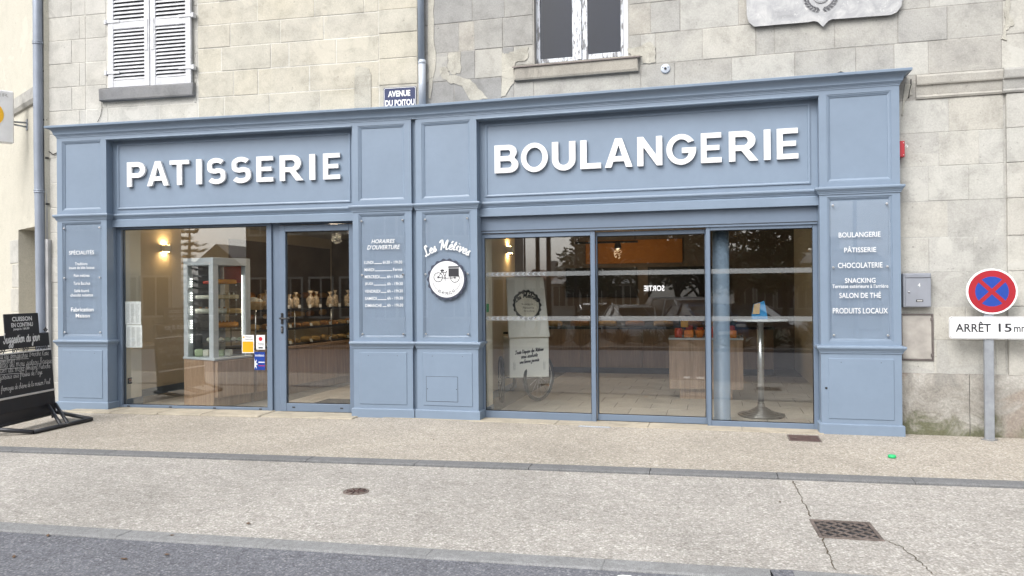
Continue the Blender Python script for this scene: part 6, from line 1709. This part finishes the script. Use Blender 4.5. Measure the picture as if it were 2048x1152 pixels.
for p in ([(-.36, .2, .33), (.30, .22, .33)], [(0, .2, .33), (0, 1.35, .305)], [(0, .95, .33), (0, 1.0, .80)], [(0, .5, .75), (0, .98, .45)], [(-.25, .55, .9), (.25, .55, .9)]): m.tube(p, .016, 8)
m.build('frame', 'black_metal', CR)
m = MB(); m.box(-.08, .08, .92, 1.14, .80, .86, .025); m.build('saddle', 'rubber', CR)
for i in range(8):
    m = MB(); m.box(-.03, .03, -.03, .03, 0, .07, .01); o = m.build('gift_packet', ('red_pack', 'crust', 'bag_plastic')[i % 3], None, 'small packet standing in the open box of the delivery tricycle', 'packet', 'packets in the tricycle box', org=(0, 0, 0))
    o.matrix_world = Matrix.Translation((.98, 1.30, FZ)) @ Matrix.Rotation(R_(25), 4, 'Z') @ Matrix.Translation((-.22+.06*i, .14+.05*(i % 2), .863))
# green exit notice on the pier by the sliding panel
q = XP(974.5, 616, .70); m = MB(); yq_ = max(q.y, .35); m.box(.7005, .703, yq_-.05, yq_+.05, q.z-.05, q.z+.05); m.build('exit_notice', 'exit_green', None, 'small green notice on the pier at the left sliding panel', 'notice')
# ------------------------------------------------------------------ across the road (seen mirrored in the glass)
def mirrorR(px, py, dist, d=.21):
    """where a thing stands that the flat glass shows at this pixel, dist metres beyond the glass"""
    r = _ray(px, py); t = (d-CAM['pos'].y)/r.y; h = CAM['pos']+r*t; r = Vector((r.x, -r.y, r.z)); return h + r*(dist/abs(r.y))
def mirrorL(px, py, dist, d=.21):
    r = _ray(px, py); t = (d-CAM['pos'].dot(_nL))/r.dot(_nL); h = CAM['pos']+r*t; r = r-_nL*2*r.dot(_nL); return h + r*(dist/abs(r.dot(_nL)))
GZ = -.06
bed = MB(); bed.box(-14, 16, -12.3, -10.4, -.06, .02, .01); bed.build('planting_bed', 'soil', kind='structure')
kb2 = thing('far_kerb', None, None); tag(kb2, kind='structure')
x = -14
while x < 16: m = MB(); m.box(x+.004, x+.996, -10.4, -10.25, -.06, .06, .012); m.build('kerb_stone', 'concrete_kerb', kb2); x += 1
def tuft(loc, r, h, n, m_, label, nm='low_shrub'):
    mb = MB(); rng = random
    for k in range(n):
        a = rng.uniform(0, 6.28); e = rng.uniform(.35, 1.4); l = h*rng.uniform(.5, 1.1); ox, oy = r*.3*rng.uniform(-1, 1), r*.3*rng.uniform(-1, 1)
        tx, ty = math.cos(a), math.sin(a); q = l*math.cos(e)*r/h*1.6; w = .02*rng.uniform(.6, 1.6)
        p = (ox+tx*q, oy+ty*q, l*math.sin(e)); mb.poly([(ox, oy, 0), (ox+tx*q*.6-ty*w, oy+ty*q*.6+tx*w, p[2]*.75), p, (ox+tx*q*.6+ty*w, oy+ty*q*.6-tx*w, p[2]*.75)])
    o = mb.build(nm, m_, None, label, 'shrub', 'shrubs in the planting bed', org=(0, 0, 0)); o.location = loc; return o
rng = random.Random(3)
for i in range(24):
    tuft((-6+i*.75+rng.uniform(-.2, .2), -11.3+rng.uniform(-.5, .5), .015), rng.uniform(.3, .55), rng.uniform(.35, .75), 140, ('shrub_green', 'shrub_dry')[i % 3 == 0], 'low shrub growing in the planting bed across the road')
def limb(mb, p0, p1, r0, r1): mb.tube([p0, tuple((a+b)/2+rng.uniform(-.1, .1) for a, b in zip(p0, p1)), p1], [r0, (r0+r1)/2, r1], 7)
def tree(loc, h, cr, m_, label, nleaf=5200, trunk_h=None, seed=0):
    r = random.Random(seed); th = trunk_h or h*.32
    t = local_thing('street_tree', label, 'tree', loc, r.uniform(0, 6), 'trees across the road')
    mb = MB(); mb.tube([(0, 0, -.1), (.05, 0, th*.5), (0, .06, th), (.05, 0, h*.75)], [.17, .13, .11, .03], 9)
    ends = []
    for k in range(9):
        a = k*2.4; z = th*(.85+.06*k); e = (cr*r.uniform(.5, .85)*math.cos(a), cr*r.uniform(.5, .85)*math.sin(a), z+h*r.uniform(.15, .4)); mb.tube([(0, 0, z), (e[0]*.5, e[1]*.5, z+(e[2]-z)*.6), e], [.07, .05, .015], 6); ends.append(e)
    mb.build('trunk', 'bark', t)
    cl = [(r.gauss(0, cr*.42), r.gauss(0, cr*.42), th+ (h-th)*r.uniform(.12, .95), r.uniform(.35, .75)*cr*.5) for _ in range(46)]
    lb = MB()
    for k in range(nleaf):
        c = cl[r.randrange(len(cl))]; u = Vector((r.gauss(0, 1), r.gauss(0, 1), r.gauss(0, .8))).normalized()*c[3]*r.uniform(.5, 1.0)
        p = Vector(c[:3])+u; s = r.uniform(.10, .20); a = Vector((r.uniform(-1, 1), r.uniform(-1, 1), r.uniform(-.6, .6))).normalized(); b_ = a.cross(Vector((r.uniform(-1, 1), r.uniform(-1, 1), 1))).normalized()
        lb.poly([tuple(p-a*s), tuple(p+b_*s*.5), tuple(p+a*s), tuple(p-b_*s*.5)])
    lb.build('crown', m_, t); return t
for i, (px, dist, h, cr, m_, lab) in enumerate([
    (1215, 27, 7.0, 2.2, 'leaf_mid', 'round leafy street tree left of the parked white cars'), (1285, 25, 7.2, 2.4, 'leaf_dark', 'broad dark street tree behind the parked cars'),
    (1355, 29, 8.0, 2.7, 'leaf_dark', 'tall dark street tree behind the white van'), (1405, 24, 6.6, 2.0, 'leaf_mid', 'street tree at the right end of the parked cars'),
    (1475, 30, 7.4, 2.1, 'leaf_mid', 'street tree before the long grey building'), (1572, 21, 5.6, 1.3, 'leaf_mid', 'slender young street tree at the far right of the car park'),
    (1168, 34, 4.6, 1.4, 'leaf_dark', 'small dark street tree beside the lamp posts')]):
    p = mirrorR(px, 580, dist); tree((p.x, p.y, gz(p.y)), h, cr, m_, lab, 5200, 1.7, i)
def conifer(loc, h, label):
    t = local_thing('conifer_tree', label, 'tree', loc, 0); r = random.Random(5)
    m = MB(); m.tube([(0, 0, -.1), (0, 0, h*.5), (.05, 0, h)], [.22, .13, .02], 8); m.build('trunk', 'bark', t)
    b_ = MB(); z = h*.18
    while z < h*.97:
        k = 1-(z/h); L_ = .35+2.3*k**.9
        for q in range(5):
            a = r.uniform(0, 6.28); l = L_*r.uniform(.65, 1.1); tx, ty = math.cos(a), math.sin(a); n = 12
            for i in range(n):
                u = i/n; p = Vector((tx*l*u, ty*l*u, z-l*.12*math.sin(u*2.4)+.15*u*u))
                for s_ in (-1, 1):
                    for w_ in range(2):
                        d_ = Vector((-ty*s_+tx*.5, tx*s_+ty*.5, r.uniform(-.5, .15))).normalized()*(.34*(1-u*.6)); e = p+d_
                        b_.poly([tuple(p), tuple(p+d_*.5+Vector((tx, ty, 0))*.07), tuple(e), tuple(p+d_*.5-Vector((tx, ty, 0))*.07)])
        z += h*.052
    b_.build('crown', 'conifer_green', t)
p = mirrorL(378, 585, 24); conifer((p.x, p.y, gz(p.y)), 5.6, 'dark layered conifer beside the gabled house across the road')
# houses
def house(loc, rz, w, d, h, rh, wm, rm, label, wins=(), name='far_house', gable_front=True):
    t = local_thing(name, label, 'building', loc, rz)
    m = MB(); m.box(-w/2, w/2, -d, 0, 0, h); 
    if gable_front: m.v += []
    m.build('wall', wm, t)
    m = MB()
    if gable_front: m.prism([(-w/2-.3, h), (w/2+.3, h), (0, h+rh)], (-d-.2, .25), 'y')
    else: m.prism([(-d-.35, h), (.35, h), (-d/2, h+rh)], (-w/2-.25, w/2+.25), 'x')
    rf = m.build('roof', rm, t)
    m = MB(); m.box(w*.22, w*.22+.6, -d*.5-.25, -d*.5+.25, h+rh*.4, h+rh+.7); m.build('chimney', wm, rf)
    for x, z, ww, hh in wins:
        m = MB(); frame_bars(m, x-ww/2, x+ww/2, z, z+hh, .07, .07, .07, .07, -.02, .04, .005); m.box(x-.025, x+.025, -.01, .035, z+.07, z+hh-.07); m.v = [(a, -b_+.02, c) for a, b_, c in m.v]; f = m.build('window', 'house_white', t)
        m = MB(); m.box(x-ww/2+.05, x+ww/2-.05, .002, .012, z+.05, z+hh-.05); m.build('pane', 'dark_pane', f)
    return t
def wins(w, n, zs_, ww=.9, hh=1.4): return [(-w/2+w*(i+.5)/n, z, ww, hh) for i in range(n) for z in zs_]
def house2(mir, px0, px1, dist, ytop, yridge, wm, rm, label, n, zs_, dep=8, gf=False, rz=0.0, align=False):
    """front stands between two pixel columns of the reflection; heights from the reflected eaves and ridge"""
    p, q = mir(px0, 585, dist), mir(px1, 585, dist); c = (p+q)/2; w = (q-p).length
    h = max(2.5, mir((px0+px1)/2, ytop, dist).z-GZ); rh = max(.8, mir((px0+px1)/2, yridge, dist).z-GZ-h)
    if align:                                   # its end wall runs along the side street
        r = (q-mir(px1, 585, dist*.5)); rz = math.atan2(-r.y, -r.x)-math.pi/2+R_(3); c = q-Vector((math.cos(rz), math.sin(rz), 0))*w/2
    return house((c.x, c.y, min(gz(c.y), gz(c.y-3))), rz, w, dep, h, rh, wm, rm, label, wins(w, n, zs_), gable_front=gf)
house2(mirrorL, 396, 480, 30, 512, 468, 'house_stone', 'slate', 'house with a pointed slate gable behind the conifer', 2, (.8,), 9, True, AL)
house2(mirrorL, 190, 343, 14, 250, 200, 'house_stone', 'slate', 'tall stone house across the road beyond the display window', 3, (1.0, 3.8), 7, False, AL, True)
house2(mirrorL, 492, 735, 15, 250, 180, 'house_dark', 'slate', 'dark stone house across the road facing the glazed door', 4, (1.0, 3.8), 7, False, AL)
house2(mirrorR, 900, 1031, 17, 250, 180, 'house_stone', 'slate', 'stone house across the road opposite the pier', 3, (1.0, 3.8), 7, False, 0, True)
house2(mirrorR, 1052, 1086, 44, 545, 524, 'house_white', 'tile_roof', 'white gabled house with a tiled roof at the back of the car park', 2, (.9,), 8, True)
house2(mirrorR, 1105, 1275, 40, 560, 540, 'house_white', 'slate', 'long white house behind the row of parked cars', 6, (1.0,))
house2(mirrorR, 1470, 1760, 34, 505, 472, 'house_stone', 'slate', 'long grey building with a slate roof right of the car park', 7, (1.0,))
# lamp posts and poles
for i, (px, dist, h, arm, lab) in enumerate(((1076, 17, 8, 0, 'tall dark pole beside the car park entrance'), (1098, 15, 8, 0, 'thick dark pole nearest the road across the street'), (1152, 24, 5.2, 1, 'lamp post with a short arm among the trees'), (1050, 30, 7, 1, 'thin lamp post far behind the two poles'), (1705, 12, 5, 1, 'grey lamp post reflected in the rightmost perspex panel'))):
    p = mirrorR(px, 585, dist); t = local_thing('lamp_post' if arm else 'utility_pole', lab, 'lamp post' if arm else 'pole', (p.x, p.y, gz(p.y)))
    m = MB(); m.tube([(0, 0, 0), (0, 0, h)], [.085 if not arm else .06, .06 if not arm else .04], 10); m.build('post', 'black_metal', t)
    m = MB(); m.lathe([(.16, 0), (.15, .03), (.1, .06)], seg=10); m.build('foot', 'concrete_kerb', t)
    if arm:
        m = MB(); m.tube([(0, 0, h-.1), (.9, 0, h)], .03, 8); m.build('arm', 'black_metal', t)
        m = MB(); m.box(.75, 1.25, -.12, .12, h-.04, h+.06, .03); m.build('lamp_head', 'galvanised', t)
# parked cars
def car(loc, rz, bodym, label, van=False):
    t = local_thing('parked_car', label, 'car', loc, rz, 'cars parked across the road')
    H = 1.75 if van else 1.46; L_ = 4.1; W = 1.72
    roof = [(-1.75, 1.0), (-1.5, H-.06), (-.9, H), (.3, H), (.7, H-.06), (1.25, .98)] if van else [(-1.7, .95), (-1.25, H-.1), (-.6, H), (.25, H-.01), (.55, H-.07), (1.25, .92)]
    low = [(-2.02, .35), (-2.05, .6), (-1.98, .88)] + [(-1.75, .95)]; nose = [(1.25, .92), (1.75, .82), (1.98, .68), (2.05, .5), (2.02, .3)]
    def arch(cx): return [(cx+.36*math.cos(a), .30+.36*math.sin(a)) for a in [math.pi*k/8 for k in range(9)]]
    body = low + [(-1.7, .95), (1.25, .92)] + nose[1:] + [(1.62, .22)] + arch(1.26) + arch(-1.28) + [(-1.64, .22), (-1.95, .25)]
    m = MB(); n = len(body); ring_ = []
    for y, k in ((-W/2+.06, .96), (-W/2, 1.0), (W/2, 1.0), (W/2-.06, .96)): pass
    m.prism(body, (-W/2, W/2), 'y'); b_ = m.build('body', bodym, t)
    m = MB(); yw = W/2-.05; yt = W/2-.20
    R0 = [(x, z) for x, z in roof]
    lo = [(x, -yw if z < 1.02 else -yt, z) for x, z in R0]; hi = [(x, yw if z < 1.02 else yt, z) for x, z in R0]
    m.v += lo + hi; k = len(R0)
    for i in range(k-1): m.face((i, i+1, k+i+1, k+i))
    m.face(tuple(range(k))[::-1]); m.face(tuple(range(k, 2*k))); m.build('cabin', 'dark_pane', t)
    m = MB(); zi = [i for i, p in enumerate(R0) if p[1] > H-.15]; i0, i1 = zi[0], zi[-1]
    m.prism([(R0[i0][0]-.03, R0[i0][1]-.02)] + [(R0[i][0], R0[i][1]+.025) for i in zi] + [(R0[i1][0]+.03, R0[i1][1]-.02)], (-yt-.01, yt+.01), 'y'); m.build('roof', bodym, t)
    for s in (-1, 1):
        for xa, za, xb, zb in ((R0[0][0], R0[0][1], R0[1][0], R0[1][1]), (-.35, .95, -.32, H-.02), (R0[-2][0], R0[-2][1], R0[-1][0], R0[-1][1])):
            m = MB(); m.tube([(xa, s*(yw+.01), za), (xb, s*(yt+.01), zb)], .04, 6); m.build('pillar', bodym, t)
        for cx in (1.26, -1.28):
            m = MB(); m.lathe([(.30, -.10), (.31, -.07), (.31, .07), (.30, .10)], (cx, s*(W/2-.12), .31), 20, 'y'); wv = m.build('wheel', 'rubber', t)
            m = MB(); m.lathe([(.2, .0), (.19, .012), (.05, .02), (0, .02)], (cx, s*(W/2-.12)-(.10 if s < 0 else -.10), .31), 14, 'y'); m.build('rim', 'car_silver', wv)
        m = MB(); m.box(1.84, 1.99, s*.62-.17, s*.62+.17, .64, .76, .03); m.build('headlight', 'lamp_clear', t)
        m = MB(); m.box(-2.05, -1.95, s*.66-.14, s*.66+.14, .7, .92, .02); m.build('tail_light', 'tail_red', t)
        m = MB(); m.box(.86, 1.0, s*(W/2+.06)-.08, s*(W/2+.06)+.08, .95, 1.08, .03); m.build('mirror', bodym, t)
    m = MB(); m.box(1.99, 2.07, -.26, .26, .42, .53, .01); m.build('number_plate', 'lamp_clear', t)
    return t
for i, (px, dist, m_, van, rz, lab) in enumerate(((1262, 23, 'car_white', 0, 70, 'white hatchback, leftmost of the cars parked across the road'), (1312, 23.5, 'car_silver', 0, 64, 'silver hatchback between the white car and the white van'), (1370, 22, 'car_white', 1, 60, 'tall white people carrier among the parked cars'), (1402, 20.5, 'car_blue', 0, 66, 'dark blue hatchback beside the tall white people carrier'), (1492, 21, 'car_dark', 0, 20, 'black saloon parked near the right end across the road'), (1195, 27, 'car_dark', 0, 80, 'black hatchback parked near the long white house'))):
    p = mirrorR(px, 585, dist); car((p.x, p.y, gz(p.y)), R_(rz), m_, lab, bool(van))
